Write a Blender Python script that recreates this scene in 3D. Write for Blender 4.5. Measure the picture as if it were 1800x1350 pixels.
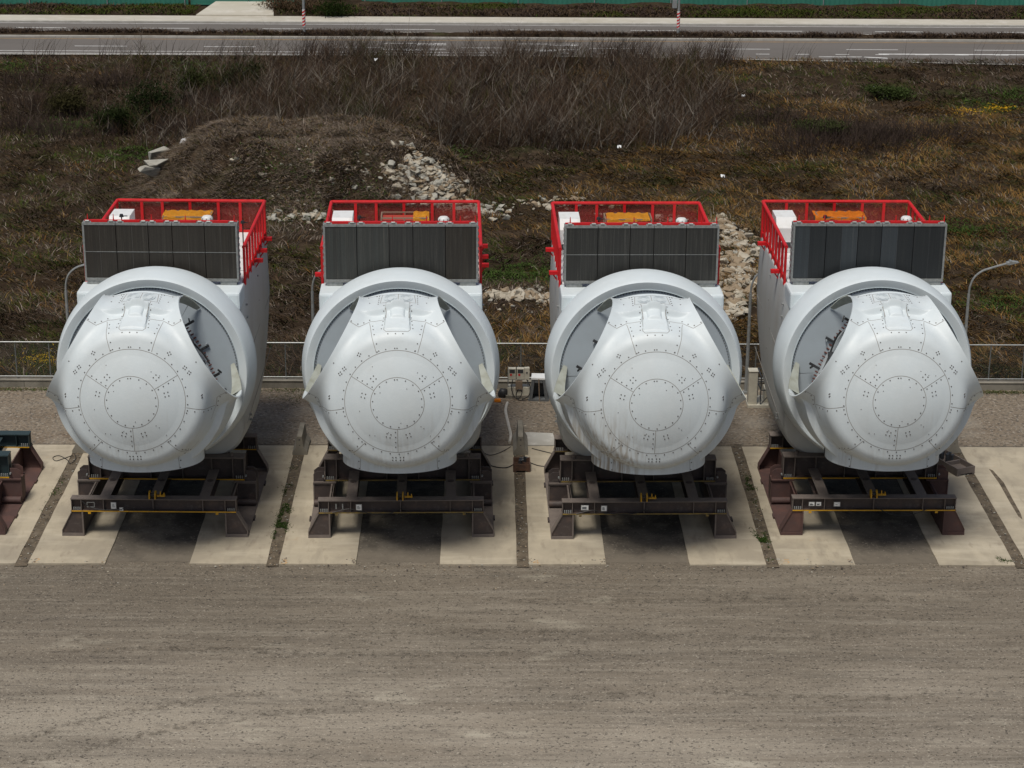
import bpy, bmesh, math, random
import numpy as np
from math import sin, cos, pi, radians, sqrt, atan2
from mathutils import Vector, Matrix
for o in list(bpy.data.objects): bpy.data.objects.remove(o)
scn = bpy.context.scene
COL = scn.collection
rng = np.random.default_rng(7); random.seed(7)

# ---------------------------------------------------------------- camera
CX, H, PI_, YA, RO = 0.0, 30.893, .3432, .0117, .0069
FPX = 3640.0
fw = Vector((sin(YA)*cos(PI_), cos(YA)*cos(PI_), -sin(PI_)))
r0 = Vector((cos(YA), -sin(YA), 0)); u0 = r0.cross(fw)
RT = r0*cos(RO) + u0*sin(RO); UP = -r0*sin(RO) + u0*cos(RO)
cam = bpy.data.cameras.new('camera'); camo = bpy.data.objects.new('camera', cam); COL.objects.link(camo)
camo.matrix_world = Matrix(((RT.x, UP.x, -fw.x, CX), (RT.y, UP.y, -fw.y, 0), (RT.z, UP.z, -fw.z, H), (0, 0, 0, 1)))
cam.sensor_width = 36; cam.lens = 36*FPX/1800; cam.clip_start = 1; cam.clip_end = 3000
scn.camera = camo
C0 = np.array([CX, 0, H])
def G(px, py, z=0.0):
    d = np.array(fw*FPX + RT*(px-900) - UP*(py-675)); return C0 + d*((z-H)/d[2])
def FY(px, py, Y):
    d = np.array(fw*FPX + RT*(px-900) - UP*(py-675)); return C0 + d*(Y/d[1])

# ---------------------------------------------------------------- light
SUN_EL, SUN_AZ = radians(66), radians(205)     # azimuth measured clockwise from +Y
w = bpy.data.worlds.new('World'); scn.world = w; w.use_nodes = True
nt = w.node_tree; bg = nt.nodes['Background']
sky = nt.nodes.new('ShaderNodeTexSky'); sky.sky_type = 'NISHITA'; sky.sun_disc = False
sky.sun_elevation = SUN_EL; sky.sun_rotation = SUN_AZ; sky.dust_density = 3.0; sky.air_density = 1.0; sky.ozone_density = .6
nt.links.new(sky.outputs[0], bg.inputs[0]); bg.inputs[1].default_value = .062
sl = bpy.data.lights.new('sun', 'SUN'); sl.energy = 2.6; sl.angle = radians(17); sl.color = (1, .955, .88)
so = bpy.data.objects.new('sun', sl); COL.objects.link(so)
sd = Vector((sin(SUN_AZ)*cos(SUN_EL), cos(SUN_AZ)*cos(SUN_EL), sin(SUN_EL)))
so.rotation_euler = sd.to_track_quat('Z', 'Y').to_euler(); so.location = (0, 60, 60)
scn.view_settings.view_transform = 'Standard'; scn.view_settings.look = 'None'
scn.view_settings.exposure = 0.12; scn.view_settings.gamma = 1
scn.render.engine = 'CYCLES'

# ---------------------------------------------------------------- helpers
def tag(o, label=None, cat=None, group=None, kind=None):
    if label: o['label'] = label
    if cat: o['category'] = cat
    if group: o['group'] = group
    if kind: o['kind'] = kind
    return o
def link(name, me, parent=None):
    o = bpy.data.objects.new(name, me); COL.objects.link(o)
    if parent is not None: o.parent = parent
    return o
def empty(name, loc, rz=0, parent=None):
    o = bpy.data.objects.new(name, None); COL.objects.link(o); o.location = loc; o.rotation_euler = (0, 0, rz)
    o.empty_display_size = .3
    return o
class MB:
    def __init__(s): s.v = []; s.f = []; s.m = []; s.sm = []
    def add(s, v, f, mi=0, smooth=False):
        b = len(s.v); s.v += [tuple(map(float, p)) for p in v]
        for q in f: s.f.append([i+b for i in q]); s.m.append(mi); s.sm.append(smooth)
        return s
    def box(s, x0, x1, y0, y1, z0, z1, mi=0, rz=0, c=None):
        v = [(x, y, z) for z in (z0, z1) for y in (y0, y1) for x in (x0, x1)]
        if rz:
            cx, cy = c if c else ((x0+x1)/2, (y0+y1)/2)
            v = [(cx+(x-cx)*cos(rz)-(y-cy)*sin(rz), cy+(x-cx)*sin(rz)+(y-cy)*cos(rz), z) for x, y, z in v]
        return s.add(v, [(0, 2, 3, 1), (4, 5, 7, 6), (0, 1, 5, 4), (2, 6, 7, 3), (0, 4, 6, 2), (1, 3, 7, 5)], mi)
    def prism(s, poly, axis, a0, a1, mi=0):
        n = len(poly)
        def P(p, a): return {'x': (a, p[0], p[1]), 'y': (p[0], a, p[1]), 'z': (p[0], p[1], a)}[axis]
        v = [P(p, a0) for p in poly]+[P(p, a1) for p in poly]
        f = [list(range(n)), list(range(2*n-1, n-1, -1))]+[(i, i+n, (i+1) % n+n, (i+1) % n) for i in range(n)]
        return s.add(v, f, mi)
    def tube(s, pts, r, n=8, mi=0, cap=True, smooth=True):
        pts = [Vector(p) for p in pts]; rs = r if isinstance(r, (list, tuple)) else [r]*len(pts)
        v = []; f = []; ref = None
        for i, p in enumerate(pts):
            t = (pts[min(i+1, len(pts)-1)]-pts[max(i-1, 0)]).normalized()
            if ref is None: ref = t.orthogonal().normalized()
            ref = (ref - t*ref.dot(t)).normalized(); b = t.cross(ref)
            for k in range(n):
                a = 2*pi*k/n; v.append(p+ref*(cos(a)*rs[i])+b*(sin(a)*rs[i]))
        for i in range(len(pts)-1):
            for k in range(n): f.append((i*n+k, i*n+(k+1) % n, (i+1)*n+(k+1) % n, (i+1)*n+k))
        s.add(v, f, mi, smooth)
        if cap: s.add(v, [list(range(n))[::-1], list(range((len(pts)-1)*n, len(pts)*n))], mi)
        return s
    def bar(s, p, q, w, h, mi=0):      # rectangular bar p->q, w horizontal, h other
        p = Vector(p); q = Vector(q); t = (q-p).normalized()
        ref = Vector((0, 0, 1)) if abs(t.z) < .95 else Vector((0, 1, 0))
        a = t.cross(ref).normalized(); b = a.cross(t)
        v = [e+a*(i*w/2)+b*(j*h/2) for e in (p, q) for i, j in ((-1, -1), (1, -1), (1, 1), (-1, 1))]
        return s.add(v, [(0, 1, 2, 3), (7, 6, 5, 4), (0, 4, 5, 1), (1, 5, 6, 2), (2, 6, 7, 3), (3, 7, 4, 0)], mi)
    def revolve(s, prof, n=96, mi=0, fn=None, smooth=True):   # prof: (a, rho) -> fn(a, x, u)
        v = []; f = []
        for a, r in prof:
            for k in range(n):
                t = 2*pi*k/n; v.append(fn(a, r*sin(t), r*cos(t)))
        for i in range(len(prof)-1):
            for k in range(n): f.append((i*n+k, i*n+(k+1) % n, (i+1)*n+(k+1) % n, (i+1)*n+k))
        return s.add(v, f, mi, smooth)
    def mesh(s, name, mats, bevel=0):
        me = bpy.data.meshes.new(name); me.from_pydata(s.v, [], s.f)
        for m in (mats if isinstance(mats, (list, tuple)) else [mats]): me.materials.append(m)
        me.polygons.foreach_set('material_index', s.m); me.polygons.foreach_set('use_smooth', s.sm)
        bm = bmesh.new(); bm.from_mesh(me); bmesh.ops.recalc_face_normals(bm, faces=bm.faces)
        if bevel:
            bmesh.ops.remove_doubles(bm, verts=bm.verts, dist=1e-5)
            es = [e for e in bm.edges if len(e.link_faces) == 2 and e.calc_face_angle(0) > .6]
            bmesh.ops.bevel(bm, geom=es, offset=bevel, segments=2, affect='EDGES', profile=.6, clamp_overlap=True)
        for e in bm.edges:
            if len(e.link_faces) == 2 and e.calc_face_angle(0) > .55: e.smooth = False
        bm.to_mesh(me); bm.free(); me.update(); return me
    def build(s, name, mats, parent=None, bevel=0): return link(name, s.mesh(name, mats, bevel), parent)

# value noise in numpy
def vnoise(x, y, seed=0):
    x = np.asarray(x, float); y = np.asarray(y, float)
    xi = np.floor(x).astype(np.int64); yi = np.floor(y).astype(np.int64); xf = x-xi; yf = y-yi
    def h(a, b):
        n = (a*374761393 + b*668265263 + seed*1442695041) & 0xffffffff
        n = ((n ^ (n >> 13))*1274126177) & 0xffffffff
        return ((n ^ (n >> 16)) & 0xffff)/65535.0
    u = xf*xf*(3-2*xf); v = yf*yf*(3-2*yf)
    return (h(xi, yi)*(1-u)+h(xi+1, yi)*u)*(1-v)+(h(xi, yi+1)*(1-u)+h(xi+1, yi+1)*u)*v
def fbm(x, y, s=0, o=4):
    t = 0; a = .5; n = 0
    for i in range(o): t = t+a*vnoise(x*2**i, y*2**i, s+i*17); n += a; a *= .5
    return t/n
def sst(a, b, x): t = np.clip((x-a)/(b-a), 0, 1); return t*t*(3-2*t)

# ---------------------------------------------------------------- materials
def mat(name, col, rough=.6, metal=0, var=None, nscale=8, ndet=4, bump=0, bscale=40, coords='Object', stretch=None, spec=.5, extra=None):
    m = bpy.data.materials.new(name); m.use_nodes = True; N = m.node_tree.nodes; L = m.node_tree.links
    b = N['Principled BSDF']; b.inputs['Roughness'].default_value = rough; b.inputs['Metallic'].default_value = metal
    b.inputs['Specular IOR Level'].default_value = spec
    tc = N.new('ShaderNodeTexCoord'); src = tc.outputs[coords]
    if stretch:
        mp = N.new('ShaderNodeMapping'); mp.inputs['Scale'].default_value = stretch; L.new(src, mp.inputs[0]); src = mp.outputs[0]
    c4 = (*col, 1)
    if var:
        nz = N.new('ShaderNodeTexNoise'); nz.inputs['Scale'].default_value = nscale; nz.inputs['Detail'].default_value = ndet
        L.new(src, nz.inputs['Vector']); cr = N.new('ShaderNodeValToRGB'); cr.color_ramp.elements[0].position = .3; cr.color_ramp.elements[1].position = .7
        cr.color_ramp.elements[0].color = (*var, 1); cr.color_ramp.elements[1].color = c4
        L.new(nz.outputs['Fac'], cr.inputs[0]); L.new(cr.outputs[0], b.inputs['Base Color'])
    else: b.inputs['Base Color'].default_value = c4
    if bump:
        nb = N.new('ShaderNodeTexNoise'); nb.inputs['Scale'].default_value = bscale; nb.inputs['Detail'].default_value = 5
        L.new(tc.outputs[coords], nb.inputs['Vector']); bp = N.new('ShaderNodeBump'); bp.inputs['Strength'].default_value = bump; bp.inputs['Distance'].default_value = .02
        L.new(nb.outputs['Fac'], bp.inputs['Height']); L.new(bp.outputs[0], b.inputs['Normal'])
    return m
def layered(name, base, layers, rough=.9, bump=.5, bscale=30, bdist=.03, spec=.3, coords='Object'):
    # layers: (color, scale, detail, lo, hi, strength, stretch xyz)
    m = bpy.data.materials.new(name); m.use_nodes = True; N = m.node_tree.nodes; L = m.node_tree.links
    b = N['Principled BSDF']; b.inputs['Roughness'].default_value = rough; b.inputs['Specular IOR Level'].default_value = spec
    tc = N.new('ShaderNodeTexCoord'); prev = None
    for i, (c, sc, det, lo, hi, st, stx) in enumerate(layers):
        mp = N.new('ShaderNodeMapping'); mp.inputs['Scale'].default_value = stx; mp.inputs['Location'].default_value = (i*13.7, i*7.3, i*3.1)
        L.new(tc.outputs[coords], mp.inputs[0])
        nz = N.new('ShaderNodeTexNoise'); nz.inputs['Scale'].default_value = sc; nz.inputs['Detail'].default_value = det; nz.inputs['Roughness'].default_value = .6
        L.new(mp.outputs[0], nz.inputs['Vector'])
        mr = N.new('ShaderNodeMapRange'); mr.inputs[1].default_value = lo; mr.inputs[2].default_value = hi; mr.inputs[4].default_value = st
        L.new(nz.outputs['Fac'], mr.inputs[0])
        mx = N.new('ShaderNodeMix'); mx.data_type = 'RGBA'; L.new(mr.outputs[0], mx.inputs[0])
        if prev is None: mx.inputs[6].default_value = (*base, 1)
        else: L.new(prev, mx.inputs[6])
        mx.inputs[7].default_value = (*c, 1); prev = mx.outputs[2]
    L.new(prev, b.inputs['Base Color'])
    nb = N.new('ShaderNodeTexNoise'); nb.inputs['Scale'].default_value = bscale; nb.inputs['Detail'].default_value = 6; L.new(tc.outputs[coords], nb.inputs['Vector'])
    bp = N.new('ShaderNodeBump'); bp.inputs['Strength'].default_value = bump; bp.inputs['Distance'].default_value = bdist
    L.new(nb.outputs['Fac'], bp.inputs['Height']); L.new(bp.outputs[0], b.inputs['Normal'])
    return m
M = {}
def paint(name, stain, off=0):
    m = layered(name, (.625, .69, .712), [
        ((.58, .625, .63), .5, 3, .42, .65, .65, (1, 1, .5)),
        ((.42, .40, .34), 1.6, 4, .62, .85, .22, (2.2, 2.2, .25)),
        ((.68, .73, .745), 3, 4, .5, .7, .3, (1, 1, 1))], rough=.5, bump=.02, bscale=3, bdist=.01, spec=.5)
    N = m.node_tree.nodes; L = m.node_tree.links; b = N['Principled BSDF']
    src = b.inputs['Base Color'].links[0].from_socket
    tc = N.new('ShaderNodeTexCoord'); sx = N.new('ShaderNodeSeparateXYZ'); L.new(tc.outputs['Object'], sx.inputs[0])
    def mr(sock, a, b_, c, d):
        k = N.new('ShaderNodeMapRange'); k.inputs[1].default_value = a; k.inputs[2].default_value = b_; k.inputs[3].default_value = c; k.inputs[4].default_value = d; k.interpolation_type = 'SMOOTHSTEP'
        L.new(sock, k.inputs[0]); return k.outputs[0]
    def mul(a, b_):
        k = N.new('ShaderNodeMath'); k.operation = 'MULTIPLY'; L.new(a, k.inputs[0])
        if isinstance(b_, float): k.inputs[1].default_value = b_
        else: L.new(b_, k.inputs[1])
        return k.outputs[0]
    mp = N.new('ShaderNodeMapping'); mp.inputs['Scale'].default_value = (9, 9, .7); mp.inputs['Location'].default_value = (off, off, off); L.new(tc.outputs['Object'], mp.inputs[0])
    nz = N.new('ShaderNodeTexNoise'); nz.inputs['Scale'].default_value = 1; nz.inputs['Detail'].default_value = 5; L.new(mp.outputs[0], nz.inputs[0])
    nz2 = N.new('ShaderNodeTexNoise'); nz2.inputs['Scale'].default_value = .9; nz2.inputs['Detail'].default_value = 4; mp2 = N.new('ShaderNodeMapping'); mp2.inputs['Location'].default_value = (off*3, 0, off); L.new(tc.outputs['Object'], mp2.inputs[0]); L.new(mp2.outputs[0], nz2.inputs[0])
    low = mr(sx.outputs['Z'], 3.9, 6.6, 1, 0)
    if stain > .5: side = mr(sx.outputs['X'], -1.5, .1, 1, .10)
    else: side = mr(nz2.outputs['Fac'], .46, .62, 0, 1)
    f = mul(mul(mul(mr(nz.outputs['Fac'], .40, .66, .12, 1), low), side), float(.98 if stain > .5 else .16+stain*.5))
    mx = N.new('ShaderNodeMix'); mx.data_type = 'RGBA'; L.new(f, mx.inputs[0]); L.new(src, mx.inputs[6]); mx.inputs[7].default_value = (.27, .22, .155, 1)
    L.new(mx.outputs[2], b.inputs['Base Color'])
    return m
M['paint'] = paint('white_gelcoat', 0); M['paint_stain'] = paint('white_gelcoat_stained', 1); M['paint_b'] = paint('white_gelcoat_light_dirt', .25, 5.3); M['paint_d'] = paint('white_gelcoat_faint_dirt', .1, 9.1)
M['seam'] = mat('seam_and_shadow_line', (.27, .26, .24), .8)
M['collar'] = mat('grey_green_inner_gelcoat', (.40, .43, .39), .6, var=(.28, .29, .24), nscale=3)  # grey-green collar tone, darker than the outer gelcoat
M['boltg'] = mat('ring_bolt', (.13, .14, .145), .6)
M['bolt'] = mat('bolt_head', (.10, .09, .085), .6)
M['cover'] = layered('generator_paint', (.36, .41, .445), [((.32, .36, .385), 1.2, 4, .4, .7, .6, (1, 1, 1))], rough=.4, bump=.02, spec=.5)
M['body'] = layered('nacelle_paint', (.54, .56, .55), [((.42, .40, .35), .7, 6, .45, .75, .55, (1, 1, .5)), ((.40, .36, .30), 2.5, 6, .6, .85, .35, (1, 1, .2))], rough=.45, bump=.02, spec=.45)
M['red'] = layered('signal_red_paint', (.60, .012, .016), [((.42, .012, .012), 2.5, 6, .45, .7, .8, (1, 1, .6)), ((.50, .10, .08), 5, 6, .62, .8, .5, (1, 1, 1))], rough=.5, bump=.05, spec=.4)
M['white'] = layered('white_box_paint', (.72, .73, .72), [((.52, .50, .45), 2.2, 7, .48, .72, .6, (1, 1, .5))], rough=.5, bump=.05, spec=.4)
M['alu'] = mat('aluminium_frame', (.29, .30, .295), .5, .2, var=(.19, .20, .19), nscale=12)
M['orange'] = mat('orange_tarp', (.85, .27, .01), .7, var=(.75, .22, .01), nscale=6, bump=.6, bscale=9)
M['yellowtarp'] = mat('yellow_tarp', (.85, .42, .03), .7, var=(.75, .34, .02), nscale=6, bump=.6, bscale=9)
M['steel'] = layered('primer_brown_steel', (.060, .046, .042), [((.13, .085, .065), 2.2, 6, .5, .75, .65, (1, 1, 1)), ((.17, .15, .135), 5, 5, .55, .8, .5, (1, 1, 1)), ((.035, .028, .028), 1.1, 4, .5, .75, .6, (1, 1, 1))], rough=.6, bump=.15, bscale=18, bdist=.01, spec=.4)
M['steeltop'] = layered('dusty_steel_flange', (.15, .125, .11), [((.20, .165, .14), 2.5, 6, .45, .7, .7, (1, 1, 1)), ((.08, .062, .058), 5, 5, .55, .75, .6, (1, 1, 1))], rough=.75, bump=.15, bscale=18, bdist=.01)
M['rust'] = layered('rusty_steel', (.085, .05, .045), [((.14, .07, .055), 2.0, 6, .45, .75, .8, (1, 1, 1)), ((.10, .085, .08), 5, 5, .55, .8, .5, (1, 1, 1))], rough=.7, bump=.15, bscale=18, bdist=.01)
M['green_steel'] = layered('dark_green_steel', (.028, .045, .048), [((.055, .072, .075), 3, 5, .5, .8, .6, (1, 1, 1))], rough=.5, bump=.08, bscale=18, bdist=.01)
M['yellow'] = mat('yellow_paint', (.70, .38, .01), .5, var=(.45, .24, .015), nscale=4)
M['yellow_worn'] = mat('worn_yellow_paint', (.30, .20, .03), .6, var=(.10, .08, .05), nscale=5)
M['black'] = mat('black_plastic', (.02, .02, .02), .5)
M['dark'] = mat('dark_hub_casting', (.06, .065, .07), .5, var=(.03, .03, .032), nscale=3)
M['hubgrey'] = mat('hub_casting_grey', (.40, .44, .46), .5, var=(.30, .33, .35), nscale=2)
M['redcap'] = mat('red_stud_cap', (.40, .05, .03), .5)
M['studred'] = mat('stud_primer', (.13, .045, .035), .6)
M['galv'] = mat('galvanised_steel', (.36, .38, .38), .5, .4, var=(.27, .28, .27), nscale=10)
M['label'] = mat('printed_label', (.62, .63, .62), .5, var=(.30, .32, .33), nscale=40)
M['labelframe'] = mat('label_holder', (.34, .34, .33), .5)
M['concrete'] = layered('pad_concrete', (.425, .37, .275), [((.27, .235, .18), 1.4, 8, .48, .70, .7, (1.2, .35, 1)), ((.15, .13, .10), .55, 9, .60, .74, .6, (1, .8, 1)), 
    ((.31, .27, .205), .45, 7, .44, .62, .85, (1, 1, 1)), ((.56, .50, .385), .8, 5, .5, .75, .6, (.4, 1.6, 1)),
    ((.24, .20, .15), 2.6, 8, .58, .76, .75, (1.3, .4, 1)), ((.42, .24, .12), 1.1, 6, .66, .8, .5, (1, 1, 1)), ((.30, .27, .22), 9, 6, .6, .8, .45, (1, 1, 1))], rough=.85, bump=.2, bscale=25, bdist=.01)
M['wallconc'] = layered('wall_concrete', (.24, .22, .18), [((.13, .12, .095), .8, 6, .45, .7, .8, (1, 1, .4)), ((.31, .285, .235), 3, 5, .5, .7, .5, (1, 1, 1))], rough=.9, bump=.3, bscale=20, bdist=.02)
M['kerb'] = layered('kerb_concrete', (.40, .385, .345), [((.30, .28, .24), .6, 6, .45, .7, .7, (1, 1, 1)), ((.60, .58, .54), 2, 5, .5, .7, .5, (1, 1, 1))], rough=.9, bump=.2)
M['walk'] = layered('pavement_concrete', (.50, .47, .40), [((.38, .34, .27), .25, 6, .45, .7, .8, (.3, 1, 1)), ((.62, .59, .54), .9, 5, .5, .7, .5, (1, 1, 1))], rough=.9, bump=.2)
M['lane'] = layered('stained_asphalt', (.135, .117, .092), [
    ((.060, .052, .043), .5, 8, .46, .60, .85, (1, 1, 1)), ((.23, .20, .155), .9, 8, .52, .68, .8, (1, 1, 1)), ((.05, .043, .036), 3.5, 8, .55, .7, .6, (1, 1, 1)), ((.34, .30, .24), 11, 3, .60, .72, .7, (1, 1, 1))], rough=.95, bump=.5, bscale=35, bdist=.02)
def dust_front(m):
    N = m.node_tree.nodes; L = m.node_tree.links; b = N['Principled BSDF']; src = b.inputs['Base Color'].links[0].from_socket
    tc = N.new('ShaderNodeTexCoord'); sx = N.new('ShaderNodeSeparateXYZ'); L.new(tc.outputs['Object'], sx.inputs[0])
    nz = N.new('ShaderNodeTexNoise'); nz.inputs['Scale'].default_value = 1.1; nz.inputs['Detail'].default_value = 8; nz.inputs['Roughness'].default_value = .7; L.new(tc.outputs['Object'], nz.inputs['Vector'])
    ad = N.new('ShaderNodeMath'); ad.operation = 'MULTIPLY_ADD'; L.new(nz.outputs['Fac'], ad.inputs[0]); ad.inputs[1].default_value = 5.5; L.new(sx.outputs['Y'], ad.inputs[2])
    mr = N.new('ShaderNodeMapRange'); mr.interpolation_type = 'SMOOTHSTEP'; mr.inputs[1].default_value = 69.7; mr.inputs[2].default_value = 72.3; mr.inputs[3].default_value = 1; mr.inputs[4].default_value = 0; L.new(ad.outputs[0], mr.inputs[0])
    mx = N.new('ShaderNodeMix'); mx.data_type = 'RGBA'; L.new(mr.outputs[0], mx.inputs[0]); L.new(src, mx.inputs[6]); mx.inputs[7].default_value = (.155, .132, .102, 1); L.new(mx.outputs[2], b.inputs['Base Color'])
dust_front(M['lane'])
M['soil'] = layered('strip_soil', (.135, .108, .076), [((.06, .048, .034), 2.2, 6, .45, .65, .85, (1, 1, 1)), ((.22, .19, .15), 6, 5, .55, .75, .6, (1, 1, 1))], rough=1, bump=.9, bscale=12, bdist=.06)
M['road'] = layered('road_asphalt', (.125, .113, .102), [((.155, .14, .127), .08, 5, .4, .65, .7, (.25, 1.6, 1)), ((.095, .088, .08), .3, 6, .55, .75, .6, (.15, 2, 1))], rough=.9, bump=.2)
M['marking'] = mat('road_marking_white', (.72, .72, .70), .7, var=(.50, .49, .47), nscale=1.5)
M['mark_yellow'] = mat('road_marking_yellow', (.45, .26, .07), .7, var=(.30, .2, .09), nscale=1.5)
M['numpaint'] = mat('orange_spray_paint', (.55, .30, .10), .8, var=(.48, .38, .25), nscale=9)
M['greenwall'] = mat('green_sheet_metal', (.045, .20, .145), .45, var=(.035, .165, .12), nscale=.6, stretch=(1, 1, .4))
M['timber'] = mat('rusty_box_steel', (.14, .07, .04), .8, var=(.07, .04, .03), nscale=6)
M['ivory'] = mat('ivory_cabinet_paint', (.58, .55, .45), .5, var=(.46, .43, .35), nscale=4)
M['hose'] = mat('white_hose', (.66, .62, .54), .6, var=(.5, .46, .38), nscale=5)
M['greybox'] = mat('grey_moulded_plastic', (.13, .14, .145), .55, var=(.09, .095, .10), nscale=4)
M['brownbox'] = mat('brown_board', (.22, .16, .11), .7)

def gravel_mat():
    m = layered('yard_gravel', (.250, .213, .165), [
        ((.180, .154, .120), .07, 6, .40, .60, .80, (.55, 1.5, 1)),
        ((.335, .295, .235), .18, 8, .47, .66, .80, (.32, 1.3, 1)),
        ((.150, .130, .104), .55, 7, .50, .70, .60, (.13, 2.2, 1)),
        ((.325, .288, .230), .9, 7, .52, .70, .70, (.11, 2.4, 1)),
        ((.48, .44, .35), .40, 9, .60, .70, .6, (.6, 1.3, 1)),
        ((.34, .30, .24), 2.6, 8, .50, .68, .42, (.10, 1.8, 1)),
        ((.115, .10, .08), 3.4, 8, .52, .68, .40, (.12, 1.7, 1)),
        ((.115, .100, .082), 2.6, 9, .54, .72, .45, (.6, 1.3, 1)),
        ((.035, .03, .026), 12, 3, .57, .67, .80, (.8, 1, 1)),
        ((.50, .455, .37), 16, 3, .59, .70, .65, (.8, 1, 1))], rough=.95, bump=.8, bscale=15, bdist=.04)
    N = m.node_tree.nodes; L = m.node_tree.links; b = N['Principled BSDF']; src = b.inputs['Base Color'].links[0].from_socket
    tc = N.new('ShaderNodeTexCoord'); sx = N.new('ShaderNodeSeparateXYZ'); L.new(tc.outputs['Object'], sx.inputs[0])
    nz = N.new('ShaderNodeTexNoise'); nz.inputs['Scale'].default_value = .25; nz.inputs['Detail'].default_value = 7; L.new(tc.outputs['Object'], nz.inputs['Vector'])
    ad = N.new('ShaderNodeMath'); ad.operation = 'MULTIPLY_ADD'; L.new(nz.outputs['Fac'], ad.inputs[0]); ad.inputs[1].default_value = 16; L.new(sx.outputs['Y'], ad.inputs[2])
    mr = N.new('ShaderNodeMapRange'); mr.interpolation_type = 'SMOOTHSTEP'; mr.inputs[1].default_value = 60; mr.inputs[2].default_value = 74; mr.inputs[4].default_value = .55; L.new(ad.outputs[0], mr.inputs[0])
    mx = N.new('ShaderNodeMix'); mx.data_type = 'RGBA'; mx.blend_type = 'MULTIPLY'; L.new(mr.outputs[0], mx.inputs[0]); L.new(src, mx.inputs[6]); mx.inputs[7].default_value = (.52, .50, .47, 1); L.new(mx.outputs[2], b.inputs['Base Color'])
    return m
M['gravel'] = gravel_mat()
M['gravel2'] = layered('coarse_gravel', (.205, .165, .12), [
    ((.12, .080, .05), .5, 6, .5, .7, .6, (.5, 1.4, 1)), ((.08, .07, .058), 7, 3, .5, .62, .85, (1, 1, 1)), ((.38, .34, .28), 8, 3, .56, .69, .75, (1, 1, 1)),
    ((.30, .27, .22), .4, 5, .5, .7, .5, (1, 1, 1))], rough=.95, bump=.9, bscale=9, bdist=.06)
M['scrubsoil'] = layered('scrub_soil', (.040, .028, .018), [
    ((.028, .021, .015), .5, 7, .42, .62, .8, (1, 1, 1)), ((.085, .062, .042), .8, 7, .5, .7, .7, (.7, 1.2, 1)),
    ((.035, .050, .016), .3, 7, .58, .72, .6, (.8, 1.2, 1)), ((.12, .09, .055), 3, 7, .58, .8, .6, (1, 1, 1))], rough=1, bump=1, bscale=3, bdist=.25, spec=0)
def rock_mat(name, a, b_):
    m = layered(name, a, [(b_, .9, 6, .4, .7, .8, (1, 1, 1)), ((a[0]*.45, a[1]*.42, a[2]*.38), 2.2, 6, .56, .8, .6, (1, 1, 1))], rough=.9, bump=.5, bscale=5, bdist=.05)
    return m
M['rock'] = rock_mat('pale_limestone', (.36, .32, .25), (.52, .475, .38))
M['rock2'] = rock_mat('tan_limestone', (.25, .19, .125), (.37, .295, .20))
M['rock3'] = rock_mat('grey_limestone', (.31, .30, .255), (.45, .435, .375))
M['whitesheet'] = mat('white_sheet_plastic', (.75, .76, .76), .5, bump=.6, bscale=6)
def leaf_mat(name):
    m = bpy.data.materials.new(name); m.use_nodes = True; N = m.node_tree.nodes; L = m.node_tree.links
    b = N['Principled BSDF']; b.inputs['Roughness'].default_value = .85; b.inputs['Specular IOR Level'].default_value = .0
    a = N.new('ShaderNodeAttribute'); a.attribute_name = 'Col'; L.new(a.outputs['Color'], b.inputs['Base Color']); return m
M['leaf'] = leaf_mat('plant_fibre')
def radiator_mat(name, c1, c2, c3, freq=30):
    m = layered(name, c1, [(c2, 1.2, 4, .4, .6, .8, (3, 1, .08)), (c3, freq, 5, .50, .70, .85, (1, 1, .02)), ((c3[0]*1.3, c3[1]*1.3, c3[2]*1.3), 7, 4, .58, .70, .5, (1, 1, .01)), ((c1[0]*.6, c1[1]*.6, c1[2]*.6), 60, 2, .4, .6, .4, (1, 1, .3))], rough=.55, bump=.25, bscale=60, bdist=.01)
    return m
M['rad_brown'] = radiator_mat('radiator_fins_brown', (.036, .031, .025), (.028, .025, .021), (.060, .055, .045))
M['radline'] = mat('radiator_joint', (.085, .083, .075), .6)
M['rad_green'] = radiator_mat('radiator_fins_grey', (.050, .054, .050), (.036, .036, .033), (.085, .082, .070))
M['rad_mid'] = radiator_mat('radiator_fins_dark', (.036, .036, .033), (.028, .028, .026), (.075, .072, .063))
M['rad_blue'] = radiator_mat('radiator_fins_black', (.019, .022, .024), (.024, .027, .029), (.035, .037, .036))
M['rad_blue2'] = radiator_mat('radiator_fins_blue_grey', (.042, .050, .056), (.034, .040, .044), (.060, .066, .068))
def net_mat():
    m = bpy.data.materials.new('red_safety_mesh'); m.use_nodes = True; N = m.node_tree.nodes; L = m.node_tree.links
    b = N['Principled BSDF']; b.inputs['Base Color'].default_value = (.26, .018, .016, 1); b.inputs['Roughness'].default_value = .6
    tr = N.new('ShaderNodeBsdfTransparent'); mx = N.new('ShaderNodeMixShader'); mx.inputs[0].default_value = .42
    L.new(tr.outputs[0], mx.inputs[1]); L.new(b.outputs[0], mx.inputs[2]); L.new(mx.outputs[0], N['Material Output'].inputs[0]); return m
M['net'] = net_mat()
def wire_mat():
    m = bpy.data.materials.new('thin_wire_mesh'); m.use_nodes = True; N = m.node_tree.nodes; L = m.node_tree.links
    b = N['Principled BSDF']; b.inputs['Base Color'].default_value = (.045, .05, .045, 1); b.inputs['Roughness'].default_value = .6
    tr = N.new('ShaderNodeBsdfTransparent'); mx = N.new('ShaderNodeMixShader'); mx.inputs[0].default_value = .15
    L.new(tr.outputs[0], mx.inputs[1]); L.new(b.outputs[0], mx.inputs[2]); L.new(mx.outputs[0], N['Material Output'].inputs[0]); return m
M['wire'] = wire_mat()

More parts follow.
